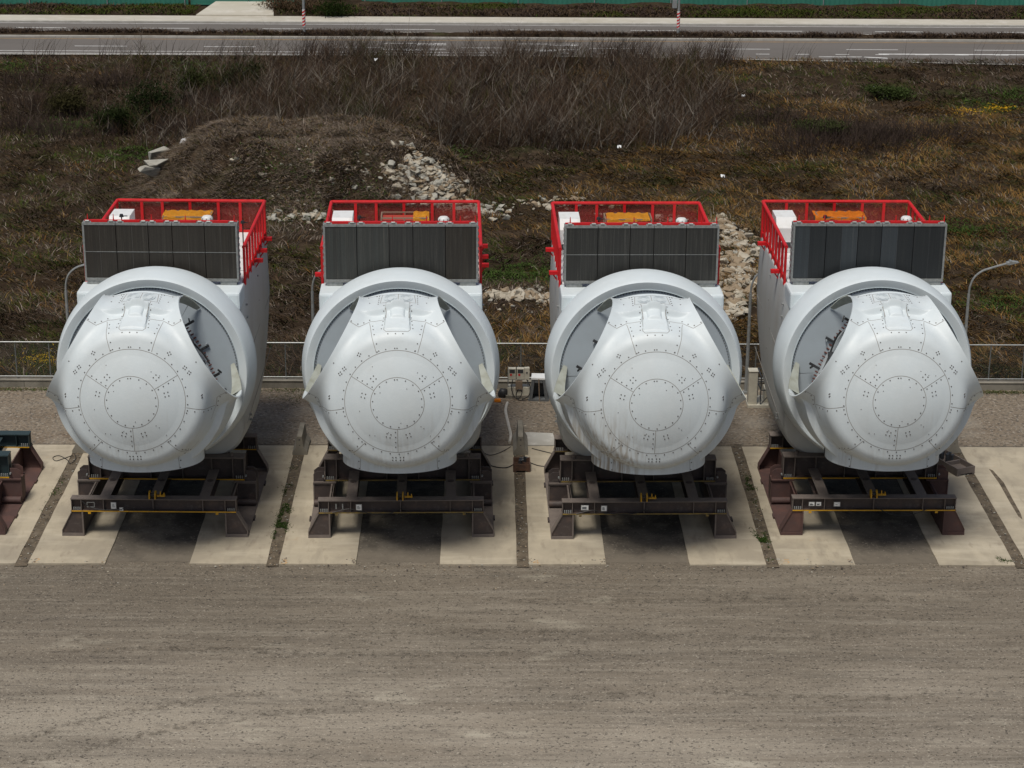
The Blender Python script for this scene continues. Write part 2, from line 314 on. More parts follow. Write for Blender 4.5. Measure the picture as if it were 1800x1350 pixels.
# ================================================================ SETTING
# ---- yard ground
PX0, PITCH, PW, PG = -16.359, 8.9, 2.733, .44
PY0, PY1 = 67.25, 78.79
def struct(o): o['kind'] = 'structure'; return o
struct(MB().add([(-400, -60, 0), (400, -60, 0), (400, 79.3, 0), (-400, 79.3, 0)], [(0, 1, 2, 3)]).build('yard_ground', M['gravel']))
# coarse gravel behind, slightly bumpy sheet
def sheet(name, x0, x1, y0, y1, nx, ny, zf, m):
    X, Y = np.meshgrid(np.linspace(x0, x1, nx), np.linspace(y0, y1, ny)); Z = zf(X, Y)
    v = np.stack([X.ravel(), Y.ravel(), Z.ravel()], 1)
    i = np.arange(nx*ny).reshape(ny, nx)
    f = np.stack([i[:-1, :-1].ravel(), i[:-1, 1:].ravel(), i[1:, 1:].ravel(), i[1:, :-1].ravel()], 1)
    me = bpy.data.meshes.new(name); me.vertices.add(len(v)); me.vertices.foreach_set('co', v.ravel())
    me.loops.add(f.size); me.loops.foreach_set('vertex_index', f.ravel().astype(np.int32))
    me.polygons.add(len(f)); me.polygons.foreach_set('loop_start', np.arange(0, f.size, 4, dtype=np.int32)); me.polygons.foreach_set('loop_total', np.full(len(f), 4, dtype=np.int32))
    me.polygons.foreach_set('use_smooth', np.ones(len(f), bool)); me.update(calc_edges=True); me.materials.append(m)
    return link(name, me)
struct(sheet('gravel_strip', -60, 60, 79.0, 86.2, 700, 60, lambda x, y: .012+.02*fbm(x*2, y*2, 3)*sst(79.0, 79.6, y), M['gravel2']))
def track_mat():
    m = layered('tyre_track_dirt', (.085, .072, .056), [((.16, .135, .10), 3, 6, .5, .7, .7, (1, 1, 1))], rough=1, bump=.5)
    N = m.node_tree.nodes; L = m.node_tree.links; b = N['Principled BSDF']; tc = N.new('ShaderNodeTexCoord'); sx = N.new('ShaderNodeSeparateXYZ'); at = N.new('ShaderNodeAttribute'); at.attribute_name = 'across'
    nz = N.new('ShaderNodeTexNoise'); nz.inputs['Scale'].default_value = 3.0; nz.inputs['Detail'].default_value = 8; nz.inputs['Roughness'].default_value = .75; L.new(tc.outputs['Object'], nz.inputs['Vector'])
    a = N.new('ShaderNodeMapRange'); a.inputs[1].default_value = .48; a.inputs[2].default_value = .62; L.new(nz.outputs['Fac'], a.inputs[0])
    k = N.new('ShaderNodeMath'); k.operation = 'MULTIPLY'; L.new(a.outputs[0], k.inputs[0]); L.new(at.outputs['Fac'], k.inputs[1])
    k2 = N.new('ShaderNodeMath'); k2.operation = 'MULTIPLY'; L.new(k.outputs[0], k2.inputs[0]); k2.inputs[1].default_value = .75
    tr = N.new('ShaderNodeBsdfTransparent'); mx = N.new('ShaderNodeMixShader'); L.new(k2.outputs[0], mx.inputs[0]); L.new(tr.outputs[0], mx.inputs[1]); L.new(b.outputs[0], mx.inputs[2]); L.new(mx.outputs[0], N['Material Output'].inputs[0]); return m
M['track'] = track_mat()
for pts in ([(0, 1308), (90, 1285), (180, 1258), (290, 1240), (420, 1222), (640, 1205)], [(0, 1340), (60, 1336), (170, 1312), (300, 1280), (470, 1255), (700, 1240)], [(700, 1045), (1000, 1060), (1400, 1050), (1800, 1062)], [(500, 1120), (900, 1108), (1350, 1122), (1800, 1105)], [(900, 1230), (1200, 1215), (1500, 1228), (1800, 1222)], [(0, 1150), (300, 1140), (700, 1152), (1100, 1146)]):
    P = [Vector(G(a, b_, .004)) for a, b_ in pts]; Q = []
    for i in range(len(P)-1):
        for j in range(8): Q.append(P[i].lerp(P[i+1], j/8))
    Q.append(P[-1]); v = []; f = []; al = []
    for i, q in enumerate(Q):
        t = (Q[min(i+1, len(Q)-1)]-Q[max(i-1, 0)]).normalized(); n_ = Vector((-t.y, t.x, 0)); e = min(1, i/6, (len(Q)-1-i)/6)
        for w_, a_ in ((-.28, 0), (-.12, 1), (.12, 1), (.28, 0)): v.append(q+n_*w_); al.append(a_*e*.6)
    for i in range(len(Q)-1):
        for c_ in range(3): f.append((i*4+c_, i*4+c_+1, i*4+c_+5, i*4+c_+4))
    o = MB().add(v, f).build('tyre_track', M['track']); at_ = o.data.attributes.new('across', 'FLOAT', 'POINT'); at_.data.foreach_set('value', al); struct(o)
# ---- pads, lanes, strips
pad_edges = []
for k in range(-2, 7):
    xl = PX0+k*PITCH
    for (a, b_) in ((0, PW), (PITCH-PG-PW, PITCH-PG)):
        mb = MB(); n = 14
        # slightly uneven edges
        top = [(xl+a+(b_-a)*i/n, PY0+random.uniform(-.015, .015)) for i in range(n+1)]+[(xl+b_+random.uniform(-.012, .012), PY0+(PY1-PY0)*i/20) for i in range(1, 20)]
        top += [(xl+b_-(b_-a)*i/n, PY1+random.uniform(-.015, .015)) for i in range(n+1)]+[(xl+a+random.uniform(-.012, .012), PY1-(PY1-PY0)*i/20) for i in range(1, 20)]
        mb.prism(top, 'z', -.02, .05); o = mb.build('concrete_pad', M['concrete'], bevel=0); struct(o)
    struct(MB().box(xl+PW-.02, xl+PITCH-PG-PW+.02, PY0+.25, PY1-.02, .002, .006).build('asphalt_lane', M['lane']))
    struct(sheet('soil_strip', xl-PG+.0, xl-.0, PY0-.2, PY1+.3, 10, 200, lambda x, y: .008+.05*fbm(x*4, y*4, 5), M['soil']))

# ---- terrain
def mound(x, y):
    cx, cy = -10.6, 121.5
    dx = (x-cx)/11.2; dy = (y-cy)/8.2
    d = (np.abs(dx)**2.6+np.abs(dy)**2.4)**(1/2.5)+.10*(fbm(x*.25, y*.25, 31)-.5)
    h = 3.4*sst(1.02, .42, d)
    h = h+.9*np.exp(-(((x-13.2)/2.4)**2+((y-108.5)/7)**2))        # rubble heap right
    h = h+.5*np.exp(-(((x-.7)/3)**2+((y-98.8)/1.6)**2))
    return h
def TH(x, y):
    x = np.asarray(x, float); y = np.asarray(y, float)
    amp = sst(87.0, 90, y)*sst(163.0, 158, y)
    h = .05+amp*(.6*(fbm(x*.22, y*.22, 11)-.5)+.5*(fbm(x*.55, y*.75, 12, 3)-.45)+.35*(fbm(x*1.5, y*1.9, 14, 2)-.45)) + amp*mound(x, y)
    return h
struct(sheet('scrub_terrain', -130, 130, 86.3, 164.2, 900, 300, lambda x, y: TH(x, y)-.05*sst(160, 164, y), M['scrubsoil']))
def GT(px, py):
    z = 0.0
    for _ in range(40):
        p = G(px, py, z); z = z*.5+.5*float(TH(p[0], p[1]))
    return G(px, py, z)

# ---- road (offsets in z of 4 mm and up)
def strip(name, pts_lo, pts_hi, z, m, kind='structure'):
    mb = MB(); n = len(pts_lo)
    v = [(x, y, z) for x, y in pts_lo]+[(x, y, z) for x, y in pts_hi]
    mb.add(v, [(i, i+1, n+i+1, n+i) for i in range(n-1)]); o = mb.build(name, m); o['kind'] = kind; return o
XR = 150
struct(strip('far_ground', [(-400, 164), (400, 164)], [(-400, 900), (400, 900)], -.02, M['scrubsoil']))
near = [(-XR, 163.2), (3, 163.9), (14, 163.4), (24, 162.6), (33, 162.0), (42, 161.2), (XR, 160.6)]
strip('road', near, [(x, 171.05) for x, _ in near], .06, M['road'])
strip('far_road', [(-XR, 173.4), (XR, 173.4)], [(-XR, 178.2), (XR, 178.2)], .062, M['road'])
mk = MB()
def mline(x0, x1, y0, y1, z=.068, mi=0, w2=None):
    mk.add([(x0, y0, z), (x1, y0 if w2 is None else w2[0], z), (x1, y1 if w2 is None else w2[1], z), (x0, y1, z)], [(0, 1, 2, 3)], mi)
mline(-XR, 4, 163.95, 164.12); mline(-XR, XR, 170.35, 170.5, mi=1)
mline(-XR, 3, 164.95, 165.12)
for i in range(-10, 14):
    x = -33.6+i*10.42; mline(x, x+4.2, 167.1, 167.27)
mline(-XR, XR, 177.75, 177.9); mline(-XR, XR, 173.6, 173.72, mi=1)
for i in range(-10, 14):
    x = -29.7+i*10.4; mline(x, x+4.2, 175.45, 175.62)
for i in range(12):
    x = 5.3+i*3.2; mline(x, x+1.1, 164.95, 165.12, .068)
mk.v = [v for v in mk.v]
mline(31.2, XR, 165.1, 165.45, .0685); mline(26.2, 29.8, 163.9, 164.1, .0685)
mk.add([(29.6, 163.9, .0685), (31.6, 163.35, .0685), (31.6, 163.7, .0685), (29.7, 164.1, .0685)], [(0, 1, 2, 3)])
mline(45.6, XR, 161.5, 162.1, .0685)
# crossing / arrow paint patches
for cx in (-6.2, 4.6):
    mline(cx-2.6, cx+2.6, 168.9, 169.1, .0686); mline(cx-2.6, cx+.4, 166.25, 166.5, .0686); mline(cx+.4, cx+2.6, 166.4, 166.6, .0686)
    mk.add([(cx-.9, 165.8, .0686), (cx+.6, 165.7, .0686), (cx+.9, 166.3, .0686), (cx-.6, 166.3, .0686)], [(0, 1, 2, 3)])
    mline(cx+.2, cx+2.6, 168.3, 168.55, .0686)
struct(mk.build('road_markings', [M['marking'], M['mark_yellow']]))
kb = MB(); kb.box(-XR, XR, 171.0, 171.22, -.02, .22); kb.box(-XR, XR, 173.2, 173.4, -.02, .22); struct(kb.build('median_kerb', M['kerb'], bevel=.02))
struct(sheet('median', -XR, XR, 171.2, 173.22, 1200, 8, lambda x, y: .17+.12*fbm(x*1.2, y*1.2, 40), M['scrubsoil']))
kb = MB(); kb.box(-XR, XR, 178.2, 178.5, -.02, .2); struct(kb.build('pavement_kerb', M['kerb'], bevel=.02))
strip('pavement', [(-XR, 178.5), (XR, 178.5)], [(-XR, 181.1), (XR, 181.1)], .196, M['walk'])
strip('near_verge_kerb', [(x, y-.28) for x, y in near], near, .07, M['kerb'])
struct(sheet('verge', -XR, XR, 181.0, 189.6, 900, 30, lambda x, y: .12+sst(181, 183, y)*.5*fbm(x*.5, y*.5, 44)+.0*x, M['scrubsoil']))
dw = [G(340, 38)[:2], G(478, 38)[:2], G(485, 19)[:2], G(358, 19)[:2]]
MBd = MB(); MBd.add([(dw[0][0], 181.0, .30), (dw[1][0], 181.0, .30), (dw[1][0]-.5, 185.6, .75), (dw[0][0]+1.2, 185.6, .75), (dw[0][0], 181.0, 0), (dw[1][0], 181.0, 0), (dw[1][0]-.5, 185.6, 0), (dw[0][0]+1.2, 185.6, 0)],
    [(0, 1, 2, 3), (0, 4, 5, 1), (1, 5, 6, 2), (3, 7, 4, 0), (2, 6, 7, 3)]); struct(MBd.build('driveway', M['walk']))
# ================================================================ PLANT MATTER
def fib(name, base, dirs, length, width, col, bend, parent=None, label=None, cat=None, kind='stuff', seg=2):
    """curved tapering fibres: base (N,3) dirs (N,3) unit, length (N), width (N), col (N,3), bend (N,3) added quadratically"""
    N = len(base); side = np.stack([np.cos(np.arange(N)*2.399), np.sin(np.arange(N)*2.399)*.5, np.zeros(N)], 1)
    rows = []
    for k in range(seg+1):
        t = k/seg; c = base+dirs*(length*t)[:, None]+bend*(length*t*t)[:, None]
        w_ = width*(1-t*.85)/2; rows.append(c-side*w_[:, None]); rows.append(c+side*w_[:, None])
    V = np.stack(rows, 1).reshape(-1, 3); nv = 2*(seg+1)
    b0 = (np.arange(N)*nv)[:, None]
    F = np.concatenate([b0+np.array([2*k, 2*k+1, 2*k+3, 2*k+2])[None] for k in range(seg)], 1).reshape(-1, 4)
    me = bpy.data.meshes.new(name); me.vertices.add(len(V)); me.vertices.foreach_set('co', V.astype(np.float32).ravel())
    me.loops.add(F.size); me.loops.foreach_set('vertex_index', F.ravel().astype(np.int32))
    me.polygons.add(len(F)); me.polygons.foreach_set('loop_start', np.arange(0, F.size, 4, dtype=np.int32)); me.polygons.foreach_set('loop_total', np.full(len(F), 4, dtype=np.int32))
    me.update(calc_edges=True)
    at = me.color_attributes.new('Col', 'FLOAT_COLOR', 'POINT')
    cc = np.ones((len(V), 4), np.float32); cc[:, :3] = np.repeat(col, nv, 0); at.data.foreach_set('color', cc.ravel())
    me.materials.append(M['leaf']); o = link(name, me, parent)
    if label: tag(o, label, cat)
    if kind: o['kind'] = kind
    return o
PAL = dict(dead=np.array((.080, .054, .033)), purp=np.array((.056, .041, .034)), tan=np.array((.180, .118, .046)), orange=np.array((.150, .078, .024)),
           green=np.array((.040, .060, .012)), dgreen=np.array((.017, .027, .008)), olive=np.array((.056, .056, .016)), grey=np.array((.112, .090, .070)))
def scrub(n, x0, x1, y0, y1, seed):
    r = np.random.default_rng(seed)
    y = y0+(y1-y0)*r.random(n)**1.0; x = (x0+(x1-x0)*r.random(n))*(y/120)
    cl = fbm(x*.9, y*.9, 21, 3); keep = r.random(n) < sst(.25, .6, cl)*.9+.25
    x, y, cl = x[keep], y[keep], cl[keep]; n = len(x)
    a = r.random(n)
    big = fbm(x*.12, y*.16, 51, 3); med = fbm(x*.45, y*.6, 52, 3); g2 = fbm(x*.3, y*.4, 53, 4)
    right = sst(2, 20, x)*sst(146, 126, y)*.75+sst(84, 90, y)*sst(104, 96, y)*.34*sst(-5, 5, x)
    pt = np.clip((sst(.46, .62, big+right*.35)*.75+right*.35)*(.35+.65*sst(-8, 8, x)), 0, .85)
    pg = sst(.50, .66, g2)*.65
    col = np.where((a < pt)[:, None], np.where((r.random(n) < .5)[:, None], PAL['tan'], PAL['orange']), np.where((r.random(n) < .55)[:, None], PAL['dead'], PAL['purp']))
    gm = r.random(n) < pg; col = np.where(gm[:, None], np.where((r.random(n) < .35)[:, None], PAL['green'], PAL['olive']), col)
    dm = r.random(n) < .16; col = np.where(dm[:, None], PAL['dgreen'], col)
    mh = r.random(n) < np.clip(mound(x, y)*.33, 0, .8); col = np.where(mh[:, None], np.where((r.random(n) < .5)[:, None], PAL['dead']*1.3, PAL['grey']*1.15), col)
    gy = r.random(n) < sst(.5, .7, med)*.35; col = np.where(gy[:, None], PAL['grey'], col)
    cv = fbm(x*1.3, y*1.7, 57, 3); col = col*((.5+.75*r.random(n))*(.45+1.15*cv)+.02)[:, None]  # tuft-scale noise darkens the colour, painted in place of relief shading
    tw = r.random(n) < .05; col = np.where(tw[:, None], np.array((.24, .20, .165))*(.6+.6*r.random(n))[:, None], col)
    z = TH(x, y)
    base = np.stack([x, y, z-.03], 1)
    L_ = (.28+.55*r.random(n))*(.6+.9*cl)
    wind = fbm(x*.35, y*.35, 60, 2)*6.28
    th = wind+r.normal(0, .9, n); dirs = np.stack([np.cos(th)*.75, np.sin(th)*.45, .45+.6*r.random(n)], 1); dirs /= np.linalg.norm(dirs, axis=1)[:, None]
    bend = np.stack([np.cos(th)*.3, np.sin(th)*.2, -.35-.3*r.random(n)], 1)
    return base, dirs, L_, .035+.035*r.random(n), col, bend
fib('scrub_grass', *scrub(430000, -33, 34, 87, 163, 1), label='tangled dead brown and olive scrub covering the waste ground beyond the fence', cat='scrub')
def mound_grass(n, seed):
    r = np.random.default_rng(seed); x = r.uniform(-23, 3, n); y = r.uniform(111, 133, n)
    m_ = mound(x, y); front = sst(121, 114, y)*sst(-14, -8, x)*sst(0, -3, x)
    k = (m_ > .12) & (r.random(n) < sst(.30, .5, fbm(x*1.1, y*1.1, 66, 3))); 
    ridge = np.abs((x+6.6)*.86+(y-129)*.52) < 2.8; k &= ~(ridge & (r.random(n) < .75)); x, y = x[k], y[k]; n = len(x)
    a = r.random(n); tone = fbm(x*.6, y*.6, 67, 3)
    col = np.where((a < .38)[:, None], PAL['grey']*1.75, np.where((a < .68)[:, None], PAL['grey']*1.2, np.where((a < .82)[:, None], PAL['purp']*1.7, np.where((a < .92)[:, None], PAL['tan']*.8, PAL['olive']))))*((.6+.7*r.random(n))*(.85+1.15*tone))[:, None]
    th = fbm(x*.5, y*.5, 68, 2)*6.28+r.normal(0, .8, n); d = np.stack([np.cos(th)*.7, np.sin(th)*.5-.25, .5+.6*r.random(n)], 1); d /= np.linalg.norm(d, axis=1)[:, None]
    return np.stack([x, y, TH(x, y)-.03], 1), d, .3+.5*r.random(n), .035+.03*r.random(n), col, np.stack([np.cos(th)*.3, -.2+0*x, -.35-.2*r.random(n)], 1)
fib('mound_brush', *mound_grass(230000, 33), label='grey brown dead brush matted over the rubble mound', cat='brush')
# yellow flower patches, weeds by fence, strips and verge
def weeds(name, cent, n, L0, cols, label, cat='weeds', zf=None, wid=.03):
    r = np.random.default_rng(len(name)+n); P = []
    for (x, y, sx, sy, m_) in cent:
        k = int(n*m_); P.append(np.stack([r.normal(x, sx, k), r.normal(y, sy, k)], 1))
    P = np.concatenate(P); x, y = P[:, 0], P[:, 1]; n = len(x)
    z = zf(x, y) if zf is not None else np.zeros(n)+.02
    th = r.random(n)*6.28; dirs = np.stack([np.cos(th)*.7, np.sin(th)*.7, .4+.7*r.random(n)], 1); dirs /= np.linalg.norm(dirs, axis=1)[:, None]
    col = np.array(cols)[r.integers(0, len(cols), n)]*(.7+.6*r.random(n))[:, None]
    return fib(name, np.stack([x, y, z], 1), dirs, L0*(.5+r.random(n)), np.full(n, wid)*(.6+.8*r.random(n)), col, np.stack([dirs[:, 0]*.3, dirs[:, 1]*.3, -.4*np.ones(n)], 1), label=label, cat=cat)
def gpx(lst, sx=.8, sy=.8, m=1., f=GT): return [(*f(px, py)[:2], sx, sy, m) for px, py in lst]
yel = [(1755, 196), (1745, 195), (1760, 198), (1708, 200), (1692, 203)]
weeds('yellow_weed', [(*GT(x, y)[:2], .7, .5, 1/len(yel)) for x, y in yel], 520, .15, [(.70, .42, .02), (.62, .34, .02)], 'low yellow plant patches among the scrub near the right edge', zf=lambda x, y: TH(x, y)+.3)
weeds('yellow_ground_plant', [(*GT(75, 638)[:2], .5, .5, 1.)], 350, .12, [(.45, .30, .02)], 'small yellow plant patch behind the mesh fence at left', zf=lambda x, y: TH(x, y)+.25)
gr = [(770, 275), (640, 378), (490, 352), (890, 490), (930, 485), (1740, 190), (1790, 170), (1430, 450), (1690, 410), (1780, 540), (240, 280), (350, 120), (30, 120), (120, 225), (1000, 490), (610, 235)]
weeds('green_weed', [(*GT(x, y)[:2], 1.5, 1.2, 1/len(gr)) for x, y in gr], 17000, .26, [(.040, .070, .016), (.055, .085, .022), (.03, .05, .014)], 'bright green weed patches growing through the brown scrub', zf=lambda x, y: TH(x, y)+.15, wid=.06)

# median + verge vegetation
def belt(name, n, y0, y1, L0, cols, label, zf, x0=-50, x1=52, lo=.3):
    r = np.random.default_rng(n); x = x0+(x1-x0)*r.random(n); y = y0+(y1-y0)*r.random(n)
    k = r.random(n) < sst(lo, lo+.3, fbm(x*.35, y*.6, n % 97, 3)); x, y = x[k], y[k]; n = len(x)
    th = r.random(n)*6.28; dirs = np.stack([np.cos(th)*.6+.15, np.sin(th)*.5, .5+.7*r.random(n)], 1); dirs /= np.linalg.norm(dirs, axis=1)[:, None]
    g = fbm(x*.25, y*.4, 71, 3)+.25*(r.random(n)-.5)
    col = np.where((g > .52)[:, None], np.array(cols)[r.integers(0, 2, n)], np.array(cols)[r.integers(2, len(cols), n)])*(.7+.6*r.random(n))[:, None]
    return fib(name, np.stack([x, y, zf(x, y)], 1), dirs, L0*(.4+r.random(n)), .05+.04*r.random(n), col, np.stack([dirs[:, 0]*.3, dirs[:, 1]*.2, -.4*np.ones(n)], 1), label=label, cat='weeds')
cs = [PAL['green'], PAL['olive'], PAL['dead'], PAL['purp'], PAL['dead']*.7]
belt('median_weeds', 42000, 171.7, 173.2, .62, [PAL['dead'], PAL['purp'], PAL['dead'], PAL['purp'], PAL['purp']*.7], 'dead brown weeds along the raised road median', lambda x, y: .2+0*x)
vz = lambda x, y: .12+sst(181, 183, y)*.5*fbm(x*.5, y*.5, 44)
def vmask(o): return o
r_ = np.random.default_rng(5)
n = 42000; x = -52+106*r_.random(n); y = 181.6+4.6*r_.random(n)
k = ~((x > dw[0][0]-.3) & (x < dw[1][0]+.3)) & (r_.random(n) < sst(.2, .5, fbm(x*.4, y*.5, 81, 3))*.8+.3); x, y = x[k], y[k]; n = len(x)
th = r_.random(n)*6.28; dd = np.stack([np.cos(th)*.7, np.sin(th)*.5, .4+.7*r_.random(n)], 1); dd /= np.linalg.norm(dd, axis=1)[:, None]
gg = fbm(x*.2, y*.4, 82, 3)+.3*(r_.random(n)-.5)+sst(184, 181, y)*.12
cc = np.where((gg > .54)[:, None], np.where((r_.random(n) < .5)[:, None], PAL['green'], PAL['olive']), np.where((r_.random(n) < .5)[:, None], PAL['dead'], PAL['purp']))*(.7+.6*r_.random(n))[:, None]
fib('verge_weeds', np.stack([x, y, vz(x, y)], 1), dd, (.25+.4*r_.random(n)), .07+.05*r_.random(n), cc, np.stack([dd[:, 0]*.3, dd[:, 1]*.2, -.4*np.ones(n)], 1), label='brown and green weeds on the bank below the green wall', cat='weeds')

# bare thicket: branching stems
def thicket(seed, n, region, name, label):
    r = np.random.default_rng(seed)
    P = np.stack([r.uniform(region[0], region[2], n), r.uniform(region[1], region[3], n)], 1)
    d = (np.array(fw)*FPX)[None]+np.array(RT)[None]*(P[:, 0:1]-900)-np.array(UP)[None]*(P[:, 1:2]-675)
    t = (0-H)/d[:, 2]; X = d[:, 0]*t; Y = d[:, 1]*t
    clump = fbm(X*.55, Y*.35, 90, 3)
    edge = (sst(320, 560, P[:, 0]+60*(fbm(Y*.3, X*.3, 3)-.5))+.42*sst(0, 90, P[:, 0])*sst(560, 330, P[:, 0])*sst(.42, .56, fbm(X*.25, Y*.3, 97, 2)))*sst(1310, 1200, P[:, 0])
    k = r.random(n) < edge*sst(.36, .56, clump); X, Y, clump = X[k], Y[k], clump[k]; n = len(X)
    Z = TH(X, Y); hgt = (.9+1.7*r.random(n)**1.5)*(.55+.9*clump)*1.2
    # stems fan out of shared clumps
    cx = np.round(X/1.6)*1.6+.5*np.sin(Y*3); cy = np.round(Y/1.6)*1.6
    lean = np.stack([np.clip(X-cx, -1, 1)*.45+r.normal(.08, .20, n), np.clip(Y-cy, -1, 1)*.3+r.normal(0, .14, n), np.ones(n)], 1)
    wild = r.random(n) < .07; lean[wild, 0] += r.normal(0, 1.0, wild.sum()); lean /= np.linalg.norm(lean, axis=1)[:, None]
    bend = np.stack([r.normal(.05, .22, n), r.normal(0, .12, n), -.12*np.ones(n)], 1)
    tone = fbm(X*.35, Y*.5, 92, 3); a = r.random(n)
    c0 = np.where((a < .10)[:, None], np.array((.20, .175, .145)), np.where((a < .28)[:, None], PAL['grey'], np.where((a < .70)[:, None], PAL['dead']*np.array((1.05, 1.0, 1.0)), PAL['purp']*np.array((1.08, 1.0, .98)))))*(.45+.5*r.random(n)+.9*(tone-.3))[:, None]
    gm = (r.random(n) < sst(.55, .68, fbm(X*.3, Y*.4, 93, 3))*.4); c0 = np.where(gm[:, None], PAL['olive']*.8, c0)
    W0 = np.where(a < .2, .055+.035*r.random(n), .022+.022*r.random(n))
    B = [np.stack([X, Y, Z], 1)]; D = [lean]; L_ = [hgt]; W_ = [W0]; Cc = [c0]; Bd = [bend]
    for j in range(6):
        t_ = .15+.7*r.random(n); b = B[0]+lean*(hgt*t_)[:, None]+bend*(hgt*t_*t_)[:, None]
        th = r.random(n)*6.28; dv = np.stack([np.cos(th)*1.0, np.sin(th)*.6, .35+.8*r.random(n)], 1); dv /= np.linalg.norm(dv, axis=1)[:, None]
        B.append(b); D.append(dv); L_.append(hgt*(.18+.4*r.random(n))); W_.append(W0*.55); Cc.append(c0*(.8+.35*r.random(n))[:, None]); Bd.append(np.stack([r.normal(0, .15, n), r.normal(0, .15, n), .2*r.random(n)], 1))
    return fib(name, np.concatenate(B), np.concatenate(D), np.concatenate(L_), np.concatenate(W_), np.concatenate(Cc), np.concatenate(Bd), label=label, cat='thicket', seg=3)
thicket(3, 33000, (0, 116, 1330, 268), 'bare_thicket', 'dense thicket of bare leafless brown stems before the road')
def sparse(seed, pts, n, hgt0, name, label):
    r = np.random.default_rng(seed); B = []; D = []; L_ = []; W_ = []; Cc = []; Bd = []
    for (px, py, sx, sy) in pts:
        c = GT(px, py); X = r.normal(c[0], sx, n); Y = r.normal(c[1], sy, n); Z = TH(X, Y)
        lean = np.stack([(X-c[0])*.25+r.normal(0, .25, n), (Y-c[1])*.15+r.normal(0, .15, n), np.ones(n)], 1); lean /= np.linalg.norm(lean, axis=1)[:, None]
        B.append(np.stack([X, Y, Z], 1)); D.append(lean); L_.append(hgt0*(.4+.8*r.random(n))); W_.append(.03+.02*r.random(n))
        Cc.append(np.tile(PAL['purp'], (n, 1))*(.6+.7*r.random(n))[:, None]); Bd.append(np.stack([r.normal(.05, .2, n), r.normal(0, .1, n), -.1*np.ones(n)], 1))
    return fib(name, *map(np.concatenate, (B, D, L_, W_, Cc, Bd)), label=label, cat='brush')
sp = [(x, y, 1.6, 1.2) for x, y in [(60, 190), (120, 205), (40, 150), (330, 190), (290, 235), (350, 235), (100, 240), (1380, 240), (1450, 250), (1500, 235), (1560, 245), (1420, 270), (1540, 260), (1350, 215), (1640, 240), (200, 150), (20, 230)]]
sparse(9, sp, 420, 1.5, 'dead_brush', 'loose dead brush clumps at both ends of the bare thicket')
# tall reeds against the road
rr = np.random.default_rng(12); n = 2600; X = np.concatenate([rr.uniform(-16, 20, n), rr.uniform(-40, 44, 500)]); n = len(X); Y = rr.uniform(158.5, 162.3, n)
k = rr.random(n) < sst(.35, .6, fbm(X*.5, Y*.2, 95, 3)); X, Y = X[k], Y[k]; n = len(X)
fib('roadside_reeds', np.stack([X, Y, TH(X, Y)], 1), (lambda d: d/np.linalg.norm(d, axis=1)[:, None])(np.stack([rr.normal(.12, .15, n), rr.normal(0, .1, n), np.ones(n)], 1)), 1.2+1.4*rr.random(n), .035+.02*rr.random(n),
    np.tile(PAL['purp'], (n, 1))*(.7+.6*rr.random(n))[:, None], np.stack([.3*rr.random(n), 0*X, -.1*rr.random(n)], 1), label='thin bare reeds rising in front of the road edge', cat='reeds')

# evergreen bushes (things: trunk + crown)
def bush(px, py, R_, hh, col, label, seed):
    r = np.random.default_rng(seed); p = GT(px, py); root = empty('evergreen_bush', p); tag(root, label, 'bush', 'evergreen bushes left of the bare thicket')
    tb = MB()
    ends = []
    for k in range(7):
        a = k*2.4; e = Vector((cos(a)*R_*.55, sin(a)*R_*.4, hh*(.55+.3*r.random()))); ends.append(e)
        tb.tube([(0, 0, -.2), e*.45+Vector((.05, 0, .1)), e], [.09, .055, .02], 5)
    tb.build('trunk', M['steel'], root)
    n = 4200; cl = np.array([[e.x, e.y, e.z] for e in ends]+[[0, 0, hh*.85], [R_*.3, 0, hh*.7], [-R_*.3, 0, hh*.6]])
    ci = r.integers(0, len(cl), n); cl = cl+r.normal(0, .22, cl.shape)*np.array([R_, R_*.6, hh*.5]); q = cl[ci]+r.normal(0, 1, (n, 3))*np.array([R_*.25, R_*.25, hh*.15])*(.5+1.1*r.random((n, 1)))
    dv = r.normal(0, 1, (n, 3)); dv[:, 2] = np.abs(dv[:, 2])*.6; dv /= np.linalg.norm(dv, axis=1)[:, None]
    c = np.tile(np.array(col), (n, 1))*(.5+.9*r.random(n))[:, None]
    fib('crown', q, dv, .12+.16*r.random(n), .07+.05*r.random(n), c, dv*0, parent=root, kind=None, seg=1)
bush(265, 228, 1.9, 2.7, (.016, .024, .009), 'large dark evergreen bush standing apart left of the thicket', 1)
bush(200, 235, 1.4, 1.6, (.020, .028, .010), 'low dark green bush at the foot of the large evergreen', 2)
bush(115, 205, 1.5, 1.4, (.035, .032, .014), 'brownish green bush farthest left in the scrub', 3)
bush(345, 175, 1.7, 1.7, (.026, .032, .011), 'olive bush half hidden by the left end of the thicket', 4)
bush(420, 165, 1.6, 2.0, (.020, .027, .010), 'dark bush among the first stems of the thicket', 5)
bush(640, 222, 1.5, 1.1, (.030, .055, .018), 'low green bush behind the top of the rubble mound', 6)
bush(1440, 240, 1.7, .9, (.040, .048, .018), 'low olive bush right of the thicket', 7)
bush(1560, 175, 1.6, .8, (.040, .055, .018), 'small green bush in the open scrub at right', 8)
